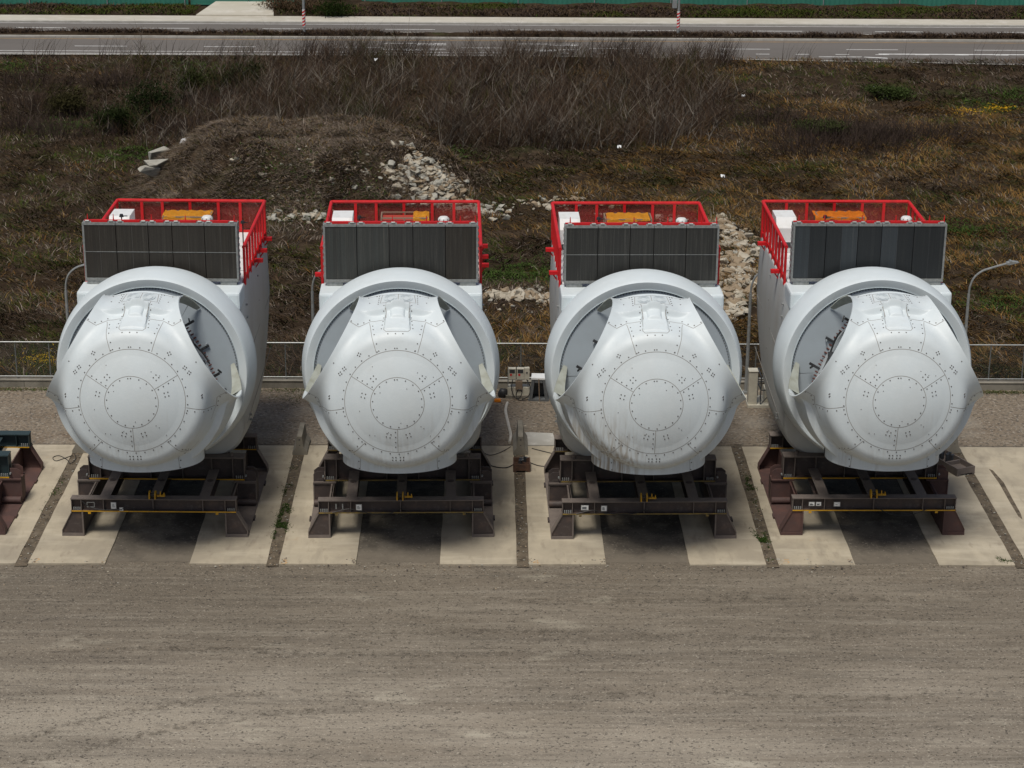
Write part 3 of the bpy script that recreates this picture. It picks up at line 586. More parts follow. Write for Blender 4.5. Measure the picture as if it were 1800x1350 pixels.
for i, (px, py) in enumerate([(535, 25), (495, 22), (590, 30)]):
    p = G(px, py); root = empty('verge_shrub', (p[0], p[1]-.8, .2)); tag(root, ['round brown shrub beside the driveway and near lamp pole', 'low brown shrub at the corner of the driveway', 'dark shrub right of the striped lamp pole'][i], 'shrub', 'shrubs below the green wall')
    MB().tube([(0, 0, 0), (.1, 0, .5)], [.06, .03], 5).build('trunk', M['steel'], root)
    r = np.random.default_rng(i+70); n = 1500; q = r.normal(0, 1, (n, 3))*np.array([.8, .5, .35])+np.array([0, 0, .7]); dv = r.normal(0, 1, (n, 3)); dv /= np.linalg.norm(dv, axis=1)[:, None]
    fib('crown', q, dv, .15+.2*r.random(n), .08+.04*r.random(n), np.tile(PAL['dead'] if i < 2 else PAL['dgreen'], (n, 1))*(.6+.7*r.random(n))[:, None], dv*0, parent=root, kind=None, seg=1)

# ================================================================ ROCKS
def rock_mesh(seed, flat=.7, mat_=None):
    r = random.Random(seed); bm = bmesh.new()
    pts = [Vector((r.gauss(0, 1), r.gauss(0, 1), r.gauss(0, 1))).normalized() for _ in range(r.choice((9, 11, 13)))]
    for p in pts: p.x *= r.uniform(.8, 1.0)*1.15; p.y *= r.uniform(.75, 1); p.z *= flat*r.uniform(.85, 1); bm.verts.new(p)
    res = bmesh.ops.convex_hull(bm, input=bm.verts); junk = [g for g in res['geom_interior'] if isinstance(g, bmesh.types.BMVert)]
    bmesh.ops.delete(bm, geom=junk, context='VERTS') if junk else None
    bmesh.ops.bevel(bm, geom=list(bm.edges), offset=.035, segments=1, affect='EDGES', clamp_overlap=True)
    me = bpy.data.meshes.new('rock'); bm.to_mesh(me); bm.free(); me.materials.append(mat_); return me
ROCKS = [rock_mesh(i, .55+.4*((i*37) % 10)/10, M[('rock', 'rock2', 'rock3')[i % 3]]) for i in range(15)]
rocks = []
def rock(x, y, s, label, grp, set_=None, sz=None, up=0.0):
    me = ROCKS[random.randrange(15)] if set_ is None else ROCKS[random.choice([i for i in range(15) if i % 3 in set_])]
    o = link('rock', me); z = float(TH(x, y)); o.location = (x, y, z+s*.16+up); o.rotation_euler = (random.uniform(-.5, .5), random.uniform(-.5, .5), random.uniform(0, 6.28))
    o.scale = (s*random.uniform(.8, 1.25), s*random.uniform(.75, 1.1), s*random.uniform(.7, 1.1)) if sz is None else sz
    rocks.append((tag(o, label, 'rock', grp), s)); return o
def pile(n, quad, s0, s1, label, grp, set_=None, pw=1.0, lift=0.0):
    """random points along a polyline band: quad = [(px,py,halfwidth_px)...]"""
    out = []
    for i in range(n):
        t = random.random()*(len(quad)-1); k = int(t); f = t-k; a, b_ = quad[k], quad[min(k+1, len(quad)-1)]
        px = a[0]+(b_[0]-a[0])*f+random.gauss(0, .55)*(a[2]+(b_[2]-a[2])*f); py = a[1]+(b_[1]-a[1])*f+random.gauss(0, .45)*(a[3]+(b_[3]-a[3])*f)
        p = GT(px, py); s = s0+(s1-s0)*random.random()**2; out.append((p[0], p[1], s))
    return out
specs = [
 (420, [(676, 252, 10, 5), (705, 268, 14, 7), (740, 288, 18, 8), (770, 310, 24, 10), (795, 335, 30, 12)], .17, .42, 'pale rubble rock spilling down the right slope of the mound', 'rocks on the right slope of the mound', (0, 2)),
 (260, [(690, 335, 26, 13), (740, 345, 40, 12), (800, 360, 44, 11), (860, 378, 34, 11)], .18, .42, 'grey rubble rock in the heap behind the second nacelle', 'rocks heaped behind the second nacelle', (0, 2)),
 (120, [(478, 378, 16, 10), (520, 380, 30, 8), (562, 380, 20, 8)], .16, .34, 'rounded grey rock in the row between the first and second nacelles', 'rocks between the first and second nacelles', (2, 0)),
 (70, [(400, 330, 30, 8), (470, 335, 40, 10), (560, 345, 50, 12), (640, 355, 50, 14), (560, 305, 60, 14)], .10, .26, 'small pale rock half buried in the front of the mound', 'rocks half buried in the mound', (2, 0)),
 (75, [(880, 365, 35, 14), (960, 355, 35, 10), (1000, 352, 28, 10), (1120, 395, 60, 14), (1200, 390, 35, 16)], .14, .32, 'small pale rock in the thin scatter behind the third nacelle', 'rocks behind the third nacelle', (0, 2)),
 (420, [(1262, 385, 14, 8), (1292, 415, 26, 12), (1305, 450, 30, 16), (1302, 490, 28, 16), (1290, 530, 24, 14), (1285, 555, 12, 8)], .22, .50, 'tan broken rock in the tall heap between the third and fourth nacelles', 'rocks between the third and fourth nacelles', (1, 0)),
 (110, [(858, 518, 8, 8), (890, 520, 22, 9), (935, 515, 22, 12), (960, 528, 16, 10)], .20, .46, 'tan broken rock in the low heap between the second and third nacelles', 'rocks between the second and third nacelles', (1, 0)),
]
allr = []
for (n, q, s0, s1, lb, gp, st) in specs:
    for p in pile(n, q, s0*.75, s1*1.02, lb, gp, st): allr.append((p, lb, gp, st))
order = sorted(range(len(allr)), key=lambda i: -allr[i][0][2]/allr[i][0][1])
ind = set(order[:285])
small = MB()
for i in range(len(allr)):
    (x, y, s), lb, gp, st = allr[i]
    if i in ind: rock(x, y, s, lb, gp, st)
    else:
        me = ROCKS[random.randrange(15)]; mi = {M['rock'].name: 0, M['rock2'].name: 1, M['rock3'].name: 2}[me.materials[0].name]
        R = Matrix.Rotation(random.uniform(0, 6.28), 3, 'Z') @ Matrix.Rotation(random.uniform(-.5, .5), 3, 'X'); c = Vector((x, y, float(TH(x, y))+s*.15))
        small.add([c+(R @ (v.co*s)) for v in me.vertices], [list(p.vertices) for p in me.polygons], mi)
for i in range(900):   # gravel-size debris around the piles
    (x, y, s), lb, gp, st = allr[random.randrange(len(allr))]; x += random.gauss(0, .7); y += random.gauss(0, .9); s = random.uniform(.05, .14)
    me = ROCKS[random.randrange(15)]; mi = random.choice([0, 2, 0, 1]); c = Vector((x, y, float(TH(x, y))+s*.3))
    small.add([c+v.co*s for v in me.vertices], [list(p.vertices) for p in me.polygons], mi)
so_ = small.build('rubble', [M['rock'], M['rock2'], M['rock3']]); tag(so_, 'small broken stone debris strewn between the larger rocks', 'rubble', kind='stuff')
# special ones
p = GT(600, 228); o = rock(p[0], p[1], .42, 'single white boulder on the top edge of the mound', None); o.data = o.data.copy(); o.data.materials[0] = M['whitesheet']; o.location.z += .35
for i, (px, py, s, lb) in enumerate([(273, 283, 1.15, 'large flat slab on top of the pale slab stack left of the mound'), (278, 297, 1.2, 'middle slab of the pale slab stack left of the mound'), (268, 310, 1.05, 'lowest slab of the pale slab stack left of the mound')]):
    p = GT(px, py+10); rock(p[0], p[1], s, lb, None, (2,), sz=(s*1.0, s*.75, s*.55), up=.5)
p = GT(333, 262); mb = MB(); bm = bmesh.new(); bmesh.ops.create_icosphere(bm, subdivisions=4, radius=1)
for v in bm.verts:
    n_ = .75+.5*float(fbm(v.co.x*1.7+5, v.co.y*1.7+v.co.z*1.3, 8, 3)); v.co = Vector((v.co.x*.95*n_, v.co.y*.7*n_, v.co.z*.62*n_))
me = bpy.data.meshes.new('dumped_sack'); bm.to_mesh(me); bm.free(); me.materials.append(M['whitesheet']); o = link('dumped_sack', me); o.scale = (.62, .62, .62); o.location = (p[0], p[1], p[2]+.35)
tag(o, 'crumpled white sack dumped on the left edge of the mound', 'sack')
p = GT(312, 266); o = rock(p[0], p[1], .55, 'dark boulder beside the white sack on the mound', None); o.data = o.data.copy(); o.data.materials[0] = M['steel']
for i, (px, py, lb) in enumerate([(1088, 272, 'white litter scrap at the foot of the thicket'), (1270, 325, 'white litter scrap in the grass behind the third nacelle'), (661, 147, 'white litter scrap caught in the thicket stems'), (1306, 182, 'thin white litter scrap right of the thicket'), (1537, 167, 'curved white litter scrap in the open scrub')]):
    p = GT(px, py); bm = bmesh.new(); bmesh.ops.create_grid(bm, x_segments=4, y_segments=4, size=.15)
    for v in bm.verts: v.co.z = random.uniform(0, .22); v.co.x *= random.uniform(.6, 1)
    bmesh.ops.solidify(bm, geom=bm.faces[:], thickness=.01)
    me = bpy.data.meshes.new('litter'); bm.to_mesh(me); bm.free(); me.materials.append(M['whitesheet']); o = link('litter_scrap', me); o.location = (p[0], p[1], p[2]+(.45 if i != 2 else 1.7)); tag(o, lb, 'litter', 'litter scraps in the scrub')
#@@PART2

# ================================================================ NACELLES
TAU, HY, HZ = .087, -.633, 6.157
ct, st_ = cos(TAU), sin(TAU)
def HL(x, a, u): return (x, HY-ct*a+st_*u, HZ+st_*a+ct*u)      # hub frame -> unit frame
def smax(a, b, k): h = np.clip(.5+.5*(a-b)/k, 0, 1); return b*(1-h)+a*h+k*h*(1-h)
def smin(a, b, k): return -smax(-a, -b, k)
PORTS = [(radians(60), 2.76), (radians(-60), 2.76), (radians(180), 2.75)]
def SF(x, a, u):
    """spinner implicit surface: x right, a forward along the shaft, u up (hub centred)"""
    rho = np.sqrt(x*x+u*u)
    cap = a-np.where(rho < 1.6, 2.38-rho*rho/9.35, 2.1062-.27*(rho-1.6))
    th = np.arctan2(x, u)
    s3 = np.abs((th+pi/3) % (2*pi/3)-pi/3)          # angle from the middle of the sector between two ports
    cr = 2.50+(1.6-a)*.31
    plate = np.maximum(3.05+.13*(.55-a)-cr, 0)*sst(.445, .415, s3)*sst(.70, .63, a)
    cone = rho-(cr+plate)
    d = smax(cap, cone, .28)
    for t, dd in PORTS:
        pn = x*sin(t)+u*cos(t); pt = x*cos(t)-u*sin(t)
        lowp = t > 3
        c = np.maximum(np.maximum(np.sqrt(pt*pt+((a+.25)*(1.15 if lowp else 1))**2)-(2.03 if lowp else 2.06), -pn), pn-3.5)
        d = smin(d, c, .06 if lowp else .22)
    # top cover: raised rounded hatch with a hump
    box = sst(.45, .41, np.abs(x))*sst(1.66, 1.62, a)*sst(.50, .60, a)*(u > 0)
    hump = (np.clip(1-(x/.25)**2, 0, 1)**.35)*sst(1.12, 1.04, a)*sst(.45, .62, a)*(u > 0)
    d = d-(.03+.11*np.clip((1.6-a)/.95, 0, 1))*box-.10*hump
    return d
def sgrad(P):
    e = 1e-3; x, a, u = P.T
    g = np.stack([SF(x+e, a, u)-SF(x-e, a, u), SF(x, a+e, u)-SF(x, a-e, u), SF(x, a, u+e)-SF(x, a, u-e)], 1)/(2*e)
    return g
def proj(P):
    P = np.atleast_2d(np.array(P, float))
    for _ in range(12):
        f = SF(*P.T); g = sgrad(P); g2 = (g*g).sum(1)+1e-9; P = P-g*(f/g2)[:, None]*.8
    g = sgrad(P); return P, g/np.linalg.norm(g, axis=1)[:, None]
def poly(pts, step=.06):
    pts = np.array(pts, float); out = []
    for a, b_ in zip(pts[:-1], pts[1:]):
        n = max(1, int(np.linalg.norm(b_-a)/step)); out += [a+(b_-a)*i/n for i in range(n)]
    return np.array(out+[pts[-1]])
def circ(r, a, n=120, t0=0, t1=2*pi): return [(r*sin(t), a, r*cos(t)) for t in np.linspace(t0, t1, n)]
def ribbon(mb, pts, w_, off, mi):
    P, Nn = proj(poly(pts)); n = len(P); v = []
    for i in range(n):
        t = P[min(i+1, n-1)]-P[max(i-1, 0)]; t = t/(np.linalg.norm(t)+1e-9); s = np.cross(t, Nn[i]); s /= np.linalg.norm(s)+1e-9
        q = P[i]+Nn[i]*off; v += [HL(*(q-s*w_/2)), HL(*(q+s*w_/2))]
    mb.add(v, [(2*i, 2*i+1, 2*i+3, 2*i+2) for i in range(n-1)], mi)
def dots(mb, pts, mi, r=.022, off=.012):
    P, Nn = proj(pts)
    for p, n_ in zip(P, Nn):
        ref = np.cross(n_, [0.3, .2, .9]); ref /= np.linalg.norm(ref); b_ = np.cross(n_, ref)
        top = [HL(*(p+n_*off+ref*r*cos(k*pi/3)+b_*r*sin(k*pi/3))) for k in range(6)]; bot = [HL(*(p-n_*.01+ref*r*1.1*cos(k*pi/3)+b_*r*1.1*sin(k*pi/3))) for k in range(6)]
        mb.add(top+bot, [tuple(range(6))]+[(k, k+6, (k+1) % 6+6, (k+1) % 6) for k in range(6)], mi)
def every(pts, step):
    P = poly(pts, .01); out = [P[0]]; acc = 0
    for a, b_ in zip(P[:-1], P[1:]):
        acc += np.linalg.norm(b_-a)
        if acc >= step: out.append(b_); acc = 0
    return out
def rot3(p, k):
    t = k*2*pi/3; x, a, u = p; return (x*cos(t)+u*sin(t), a, -x*sin(t)+u*cos(t))
def mk_spinner():
    nt_, nphi = 560, 330
    th = np.linspace(0, 2*pi, nt_, endpoint=False); ph = np.linspace(.004, radians(118), nphi)
    T, Pm = np.meshgrid(th, ph); D = np.stack([np.sin(Pm)*np.sin(T), np.cos(Pm), np.sin(Pm)*np.cos(T)], -1).reshape(-1, 3)
    lo = np.full(len(D), .5); hi = np.full(len(D), 7.0)
    rr_ = np.linspace(.5, 6.5, 160); first = np.full(len(D), 6.5); done = np.zeros(len(D), bool)
    for r in rr_:
        f = SF(*(D*r).T); k = (~done) & (f > 0); first[k] = r; done |= k
    lo = first-(rr_[1]-rr_[0])*1.01; hi = first.copy()
    for _ in range(22):
        mid = (lo+hi)/2; f = SF(*(D*mid[:, None]).T); lo = np.where(f < 0, mid, lo); hi = np.where(f < 0, hi, mid)
    V = D*hi[:, None]; i = np.arange(nt_*nphi).reshape(nphi, nt_); j = np.roll(i, -1, 1)
    F_ = np.stack([i[:-1].ravel(), j[:-1].ravel(), j[1:].ravel(), i[1:].ravel()], 1).tolist()
    F_.append(list(range(nt_))[::-1])
    bm = bmesh.new(); vs = [bm.verts.new(v) for v in V]
    for q in F_:
        try: bm.faces.new([vs[k] for k in q])
        except ValueError: pass
    def cut(co, no):
        bmesh.ops.bisect_plane(bm, geom=bm.verts[:]+bm.edges[:]+bm.faces[:], plane_co=co, plane_no=no, clear_outer=True, dist=1e-5)
    for t, dd in PORTS: cut((dd*sin(t), 0, dd*cos(t)), (sin(t), 0, cos(t)))
    cut((0, -.78, 0), (0, -1, 0))
    bmesh.ops.recalc_face_normals(bm, faces=bm.faces)
    fs = bm.faces[:]
    for f in fs: f.smooth = True
    ref = max(bm.faces, key=lambda f: f.calc_center_median().y)
    if ref.normal.y < 0: bmesh.ops.reverse_faces(bm, faces=bm.faces[:])
    bmesh.ops.solidify(bm, geom=bm.faces[:], thickness=.05)
    for v in bm.verts: v.co = Vector(HL(*v.co))
    for e in bm.edges:
        if len(e.link_faces) == 2 and e.calc_face_angle(0) > .7: e.smooth = False
    me = bpy.data.meshes.new('spinner'); bm.to_mesh(me); bm.free()
    # seams, bolts and the painted shadow line of the hatch
    sb = MB()
    R1, R2, A1, A2 = .92, 1.81, 2.29, 2.03
    seams = [circ(R1, A1), circ(R2, A2)]
    D_ = lambda deg, r, a: (r*cos(radians(deg)), a, r*sin(radians(deg)))
    for g in (30, 150, 270): seams.append([D_(g, R1, A1), D_(g, R2, A2)])
    for k in range(3):
        for s in (-1, 1):
            seams.append([rot3((s*.70, 1.99, 1.70), k), rot3((s*.84, 1.6, 2.2), k), rot3((s*.97, 1.05, 2.56), k)])
            seams.append([rot3((s*1.64, 1.2, 2.63), k), rot3((s*1.32, 1.22, 2.45), k), rot3((s*.94, .98, 2.6), k), rot3((s*.45, 1.05, 2.75), k)])
    top = [[(-.56, -.62, 3.14), (.56, -.62, 3.14), (.6, .13, 2.92), (-.6, .13, 2.92), (-.56, -.62, 3.14)], [(-.4, .56, 2.96), (-.43, 1.1, 2.8)], [(.4, .56, 2.96), (.43, 1.1, 2.8)], [(0, -.62, 3.14), (0, .13, 2.95)],
           [(-1.35, -.7, 3.05), (-.56, -.68, 3.14)], [(1.35, -.7, 3.05), (.56, -.68, 3.14)], [(-.4, .13, 2.95), (-.4, .56, 2.96)], [(.4, .13, 2.95), (.4, .56, 2.96)]]
    seams += top
    seams.append([(-.43, .62, 3.0), (-.43, 1.6, 2.4), (-.36, 1.67, 2.3), (.36, 1.67, 2.3), (.43, 1.6, 2.4), (.43, .62, 3.0)])  # outline of the raised hatch, a shadow line painted in the seam colour
    for s in seams: ribbon(sb, s, .018, .004, 1)
    # raised oval covers on the top hatch
    for s in (-1, 1):
        for rr2 in ((.20, .34), (.12, .24)):
            ribbon(sb, [(s*.27+rr2[0]*cos(t), -.25+rr2[1]*sin(t), 3.05) for t in np.linspace(0, 2*pi, 30)], .035, .022, 0)
    dl = []
    for q, stp in ((circ(R1-.075, A1), .285), (circ(R2+.075, A2), .30)): dl += every(q, stp)
    for g in (30, 150, 270):
        dl += every([D_(g-4, R1+.12, A1), D_(g-2.4, R2-.05, A2)], .2)
    for k in range(3):
        for s in (-1, 1):
            dl += [rot3(p, k) for p in every([(s*.62, 1.99, 1.78), (s*.75, 1.6, 2.2), (s*.88, 1.05, 2.56)], .26)]
            dl += [rot3(p, k) for p in every([(s*1.6, 1.15, 2.63), (s*1.3, 1.15, 2.50), (s*.94, .9, 2.65)], .25)]
    for s in (-1, 1):
        dl += every([(s*.47, .45, 2.96), (s*.50, .9, 2.85), (s*.52, 1.6, 2.3)], .25)
        dl += every([(s*.66, -.6, 3.1), (s*.66, .2, 2.9)], .2) + every([(s*1.35, -.64, 3.05), (s*.7, -.62, 3.1)], .3)
        dl += [(s*1.0, .0, 2.95), (s*2.17, 1.7, 1.31)]
    dl += every([(-.3, 1.73, 2.25), (.3, 1.73, 2.25)], .24)
    def quad(cx, cu, s=.065, rot=0):
        c_, s_ = cos(rot), sin(rot)
        return [(cx+(i*c_-j*s_)*s, 2.1, cu+(i*s_+j*c_)*s) for i in (-1, 1) for j in (-1, 1)]
    for (x, y) in ((627, 103), (957, 103), (558, 218), (1023, 218), (725, 495), (860, 495)):
        cx, cu = (x-787)/3.97/51, -(y-270)/3.97/50; dl += quad(cx, cu, .065, atan2(cu, cx))
    for s in (-1, 1):
        for dx in (0, .22): dl += [(p[0], 1.9, p[2]) for p in quad(s*.13, -2.05, .055)]
        dl += quad(s*1.84, 1.17, .042, s*.9)+quad(s*1.99, .99, .042, s*.9)+quad(s*1.32, 1.68, .042, s*.4)+quad(s*2.6, .12, .05, .3)
    rr3 = random.Random(4)
    for _ in range(14): dl.append((rr3.uniform(-1.5, 1.5), 2.2, rr3.uniform(-1.5, 1.5)))
    big = [p for p in dl[:-14]]; dots(sb, big, 2); dots(sb, dl[-14:], 2, .014)
    # perimeter bolts along port rims (fine)
    m2 = sb.mesh('seams', [M['paint'], M['seam'], M['bolt']])
    b2 = bmesh.new(); b2.from_mesh(me); b2.from_mesh(m2); b2.to_mesh(me); b2.free()
    return me
SPIN = mk_spinner()
for k in (M['paint'], M['seam'], M['bolt']): SPIN.materials.append(k)
SPINS = [SPIN]
for q_ in ('paint_b', 'paint_stain', 'paint_d'):
    c_ = SPIN.copy(); c_.materials[0] = M[q_]; SPINS.append(c_)
def PL(port, pn, pt, a):     # port frame -> unit frame
    t, dd = PORTS[port]; return HL(pn*sin(t)+pt*cos(t), a, pn*cos(t)-pt*sin(t))
def mk_collar(port, side):
    mb = MB(); dd = PORTS[port][1]
    for s in (side,):
        rows = []; n = 18; a0 = math.acos((-.78+.25)/2.06); a1 = math.acos((-1.93+.25)/2.06)
        for i in range(n+1):
            f = -.05+1.05*i/n; ph = a0+(a1-a0)*f; wd = .30*max(0, 1-f)**.8+.15
            for rr4 in (2.06, 2.01):
                for pn in (dd-wd, dd): rows.append(PL(port, pn, s*rr4*sin(ph), -.25+rr4*cos(ph)))
        f_ = []
        for i in range(n):
            o = i*4; p = o+4
            f_ += [(o, o+1, p+1, p), (o+2, p+2, p+3, o+3), (o+1, o+3, p+3, p+1), (o, p, p+2, o+2)]
        f_.append((n*4, n*4+1, n*4+3, n*4+2)); mb.add(rows, f_, 0, True)
    return mb.mesh('port_collar', [M['collar']])
def mk_bearing(port):
    mb = MB(); d0 = 1.95
    def ringf(prof, mi, n=72):
        v = []; f = []
        for (pn, r) in prof:
            for k in range(n): t = 2*pi*k/n; v.append(PL(port, pn, r*sin(t), -.25+r*cos(t)))
        for i in range(len(prof)-1):
            for k in range(n): f.append((i*n+k, i*n+(k+1) % n, (i+1)*n+(k+1) % n, (i+1)*n+k))
        mb.add(v, f, mi, False)
    ringf([(d0-.5, 1.78), (d0, 1.78), (d0, 1.50), (d0-.18, 1.50), (d0-.18, 0.01)], 0)
    for k in range(64):
        t = 2*pi*k/64; r = 1.66; c = Vector(PL(port, d0, r*sin(t), -.25+r*cos(t))); e = Vector(PL(port, d0+.11, r*sin(t), -.25+r*cos(t)))
        mb.tube([c, e], .032, 6, 1, smooth=False)
    for k in range(9):
        t = 2*pi*k/9+.25; r = 1.62; c0_ = [PL(port, pn, r*sin(t), -.25+r*cos(t)) for pn in (d0, d0+.28+.08*(k % 3))]
        mb.bar(c0_[0], c0_[1], .05, .09, 2 if k % 3 else 3); e_ = [PL(port, d0+.3, rr6*sin(t+.05), -.25+rr6*cos(t+.05)) for rr6 in (1.50, 1.76)]; mb.bar(e_[0], e_[1], .04, .06, 3 if k % 2 else 0)
    # clamps, pitch gear and hoses
    for k in range(10):
        t = 2*pi*k/10+.2; c = [PL(port, d0-.1+.05*(k % 2), r*sin(t), -.25+r*cos(t)) for r in (1.18, 1.42)]
        mb.bar(c[0], c[1], .16, .22, 2)
    for k in range(3):
        pts = [PL(port, d0+.05+.1*sin(t*3), (1.2+.25*k/2)*sin(t), -.25+(1.2+.1*k)*cos(t)) for t in np.linspace(.6+k*2, 2.2+k*2, 10)]
        mb.tube(pts, .035, 6, 3)
    return mb.mesh('bearing_ring', [M['hubgrey'], M['studred'], M['dark'], M['black']])
COLLARS = [mk_collar(i, s) for i in range(3) for s in (-1, 1)]; BEAR = [mk_bearing(i) for i in range(3)]
def mk_cover():
    mb = MB(); mb.revolve([(-1.90, .3), (-1.92, 2.2), (-1.98, 3.10), (-1.98, 3.25)], 128, 0, lambda a, x, u: HL(x, a, u))
    mb.revolve([(-2.2, .31), (-1.0, .9), (-.4, 1.0), (.6, 1.1), (1.0, .8), (1.05, .01)], 48, 2, lambda a, x, u: HL(x, a, u))
    return mb
def mk_gcover():
    mb = mk_cover(); n = 180
    for k in range(n):      # bolt circle
        t = 2*pi*k/n; r = 3.07; mb.tube([HLp(r*sin(t), -1.985, r*cos(t)), HLp(r*sin(t), -1.95, r*cos(t))], .023, 6, 1, smooth=False)
    for k in range(3):
        t = k*2*pi/3+.5; ribp = [(r*sin(t), r*cos(t)) for r in (1.9, 3.0)]
        mb.bar(HLp(ribp[0][0], -1.915, ribp[0][1]), HLp(ribp[1][0], -1.965, ribp[1][1]), .012, .012, 1)
    return mb.mesh('generator_cover', [M['cover'], M['boltg'], M['hubgrey']])
def HLp(x, a, u): return HL(x, a, u)
_HL = HL
def HLr(a, x, u): return _HL(x, a, u)
def mk_ring():
    mb = MB()
    prof = [(-2.02, 3.11), (-1.90, 3.13), (-1.93, 3.13), (-1.92, 3.15), (-1.86, 3.415), (-1.88, 3.435), (-2.05, 3.495), (-2.30, 3.55), (-2.55, 3.595), (-2.85, 3.625), (-3.3, 3.61), (-3.7, 3.54), (-4.25, 3.42), (-4.25, 2.6)]
    mb.revolve(prof, 160, 0, HLr)
    return mb.mesh('generator_ring', [M['paint'], M['seam']])
# ---- nacelle housing
def mk_body():
    mb = MB()
    def sect(y, hw, zt, zb, rb, inset=0):
        hw -= inset; zt -= inset; zb += inset; pts = []
        def arc(cx, cz, r, a0, a1, n):
            for i in range(n+1):
                a = a0+(a1-a0)*i/n; pts.append((cx+r*cos(a), cz+r*sin(a)))
        arc(hw-.12, zt-.12, .12, 0, pi/2, 3); arc(-hw+.12, zt-.12, .12, pi/2, pi, 3)
        pts.append((-hw-.05, zt-1.6)); pts.append((-hw-.07, (zt+zb)/2))
        arc(-hw+rb, zb+rb, rb, pi, 1.5*pi, 8); arc(hw-rb, zb+rb, rb, 1.5*pi, 2*pi, 8)
        pts.append((hw+.07, (zt+zb)/2)); pts.append((hw+.05, zt-1.6))
        return [(x, y, z) for x, z in pts]
    S = [sect(3.35, 2.92, 8.28, 1.95, 1.3, .14), sect(3.42, 2.95, 8.28, 1.9, 1.25, .03), sect(3.55, 2.97, 8.28, 1.86, 1.2), sect(5, 3.0, 8.28, 1.75, 1.15), sect(7.4, 3.02, 8.28, 1.72, 1.1),
         sect(9.4, 3.02, 8.28, 2.2, 1.2), sect(10.9, 3.0, 8.28, 3.0, 1.3), sect(11.75, 2.97, 8.28, 3.6, 1.3), sect(11.95, 2.9, 8.2, 3.8, 1.2, .06)]
    n = len(S[0]); v = [p for s in S for p in s]; f = []
    for i in range(len(S)-1):
        for k in range(n): f.append((i*n+k, i*n+(k+1) % n, (i+1)*n+(k+1) % n, (i+1)*n+k))
    f += [list(range(n)), list(range((len(S)-1)*n, len(S)*n))]
    mb.add(v, f, 0, True)
    # side seams + plugs
    for s in (-1, 1):
        for z, x in ((5.7, 3.082), (3.45, 3.06)): mb.bar((s*x, 3.5, z-.25), (s*(x-.01), 11.4, z+.1), .012, .022, 1)
        for z in (7.5, 7.0, 5.9, 5.3, 4.75, 4.3, 3.1, 2.9): mb.box(s*3.04-.05, s*3.04+.05, 4.55, 4.67, z, z+.05, 2)
        for z in (7.6, 6.6, 5.6, 4.6): mb.box(s*3.04-.04, s*3.04+.04, 8.0, 8.1, z, z+.04, 2)
        mb.box(s*2.965-.003, s*2.965+.0, 3.34, 3.36, 3, 7.6, 1)
    me = mb.mesh('nacelle_housing', [M['body'], M['seam'], M['alu']]); return me
def mk_ledge():
    mb = MB(); mb.box(-3.0, 3.0, 3.18, 4.6, 7.72, 8.40)
    return mb.mesh('front_ledge', [M['paint']], bevel=.09)
def mk_roof():
    mb = MB(); mb.box(-2.88, 2.88, 4.7, 11.7, 8.285, 8.36)
    for y in (6.2, 7.9, 9.6): mb.box(-2.8, 2.8, y, y+.03, 8.362, 8.372, 1)
    mb.box(-1.3, 1.3, 8.6, 10.9, 8.36, 8.46)
    return mb.mesh('roof_deck', [M['white'], M['seam']])
# ---- radiators
FR = [0, .212, .423, .579, .791, 1.0]; RHW, RY, RZ0, RZ1 = 2.82, 4.22, 8.54, 10.76
def cool_panel(i, mats, mid):
    mb = MB(); a = -RHW+2*RHW*FR[i]+.012; b_ = -RHW+2*RHW*FR[i+1]-.012
    c = (a+b_)/2+.01*((i*7) % 3-1)
    if i == 2:
        mb.box(a, b_, RY, RY+.22, RZ0+.11, RZ1-.09, 0)
    else:
        mb.box(a, c-.006, RY, RY+.22, RZ0+.11, RZ1-.09, 0); mb.box(c+.006, b_, RY, RY+.22, RZ0+.11, RZ1-.09, 1); mb.box(c-.005, c+.005, RY+.003, RY+.2, RZ0+.11, RZ1-.09, 3)
    mb.box(a, b_, RY-.02, RY+.24, RZ1-.09, RZ1, 2)
    mb.tube([(a+.08, RY+.05, RZ1+.045), (a+.22, RY+.05, RZ1+.045)], .045, 6, 2); mb.tube([(b_-.22, RY+.05, RZ1+.045), (b_-.08, RY+.05, RZ1+.045)], .045, 6, 2)
    if mid: mb.box(a, b_, RY-.012, RY+.0, (RZ0+RZ1)/2-.009, (RZ0+RZ1)/2+.009, 2)
    return mb.mesh('cooling_panel', mats)
RADM = [('rad_brown', 'rad_brown'), ('rad_green', 'rad_mid'), ('rad_mid', 'rad_mid'), ('rad_blue2', 'rad_blue')]
def mk_radframe():
    mb = MB(); mb.box(-RHW, RHW, RY-.05, RY+.3, RZ0-.0, RZ0+.105)
    for s in (-1, 1):
        mb.box(s*RHW-.035, s*RHW+.035, RY-.01, RY+.45, RZ0-.02, RZ1-.02); mb.box(s*(RHW-.35)-.3, s*(RHW-.35)+.3, RY-.03, RY+.28, 8.40, RZ0-.004)
        for k in range(9): mb.box(s*(RHW+.045)-.02, s*(RHW+.045)+.02, RY+.15, RY+.35, RZ0+.15+k*.23, RZ0+.22+k*.23)
    mb.box(-RHW, RHW, RY-.058, RY-.052, RZ0+.03, RZ0+.04, 1)
    for x in np.linspace(-2.5, 2.5, 5): mb.bar((x, RY+.3, RZ1-.1), (x, RY+1.2, 8.4), .06, .06)
    return mb.mesh('radiator_frame', [M['alu'], M['seam']])
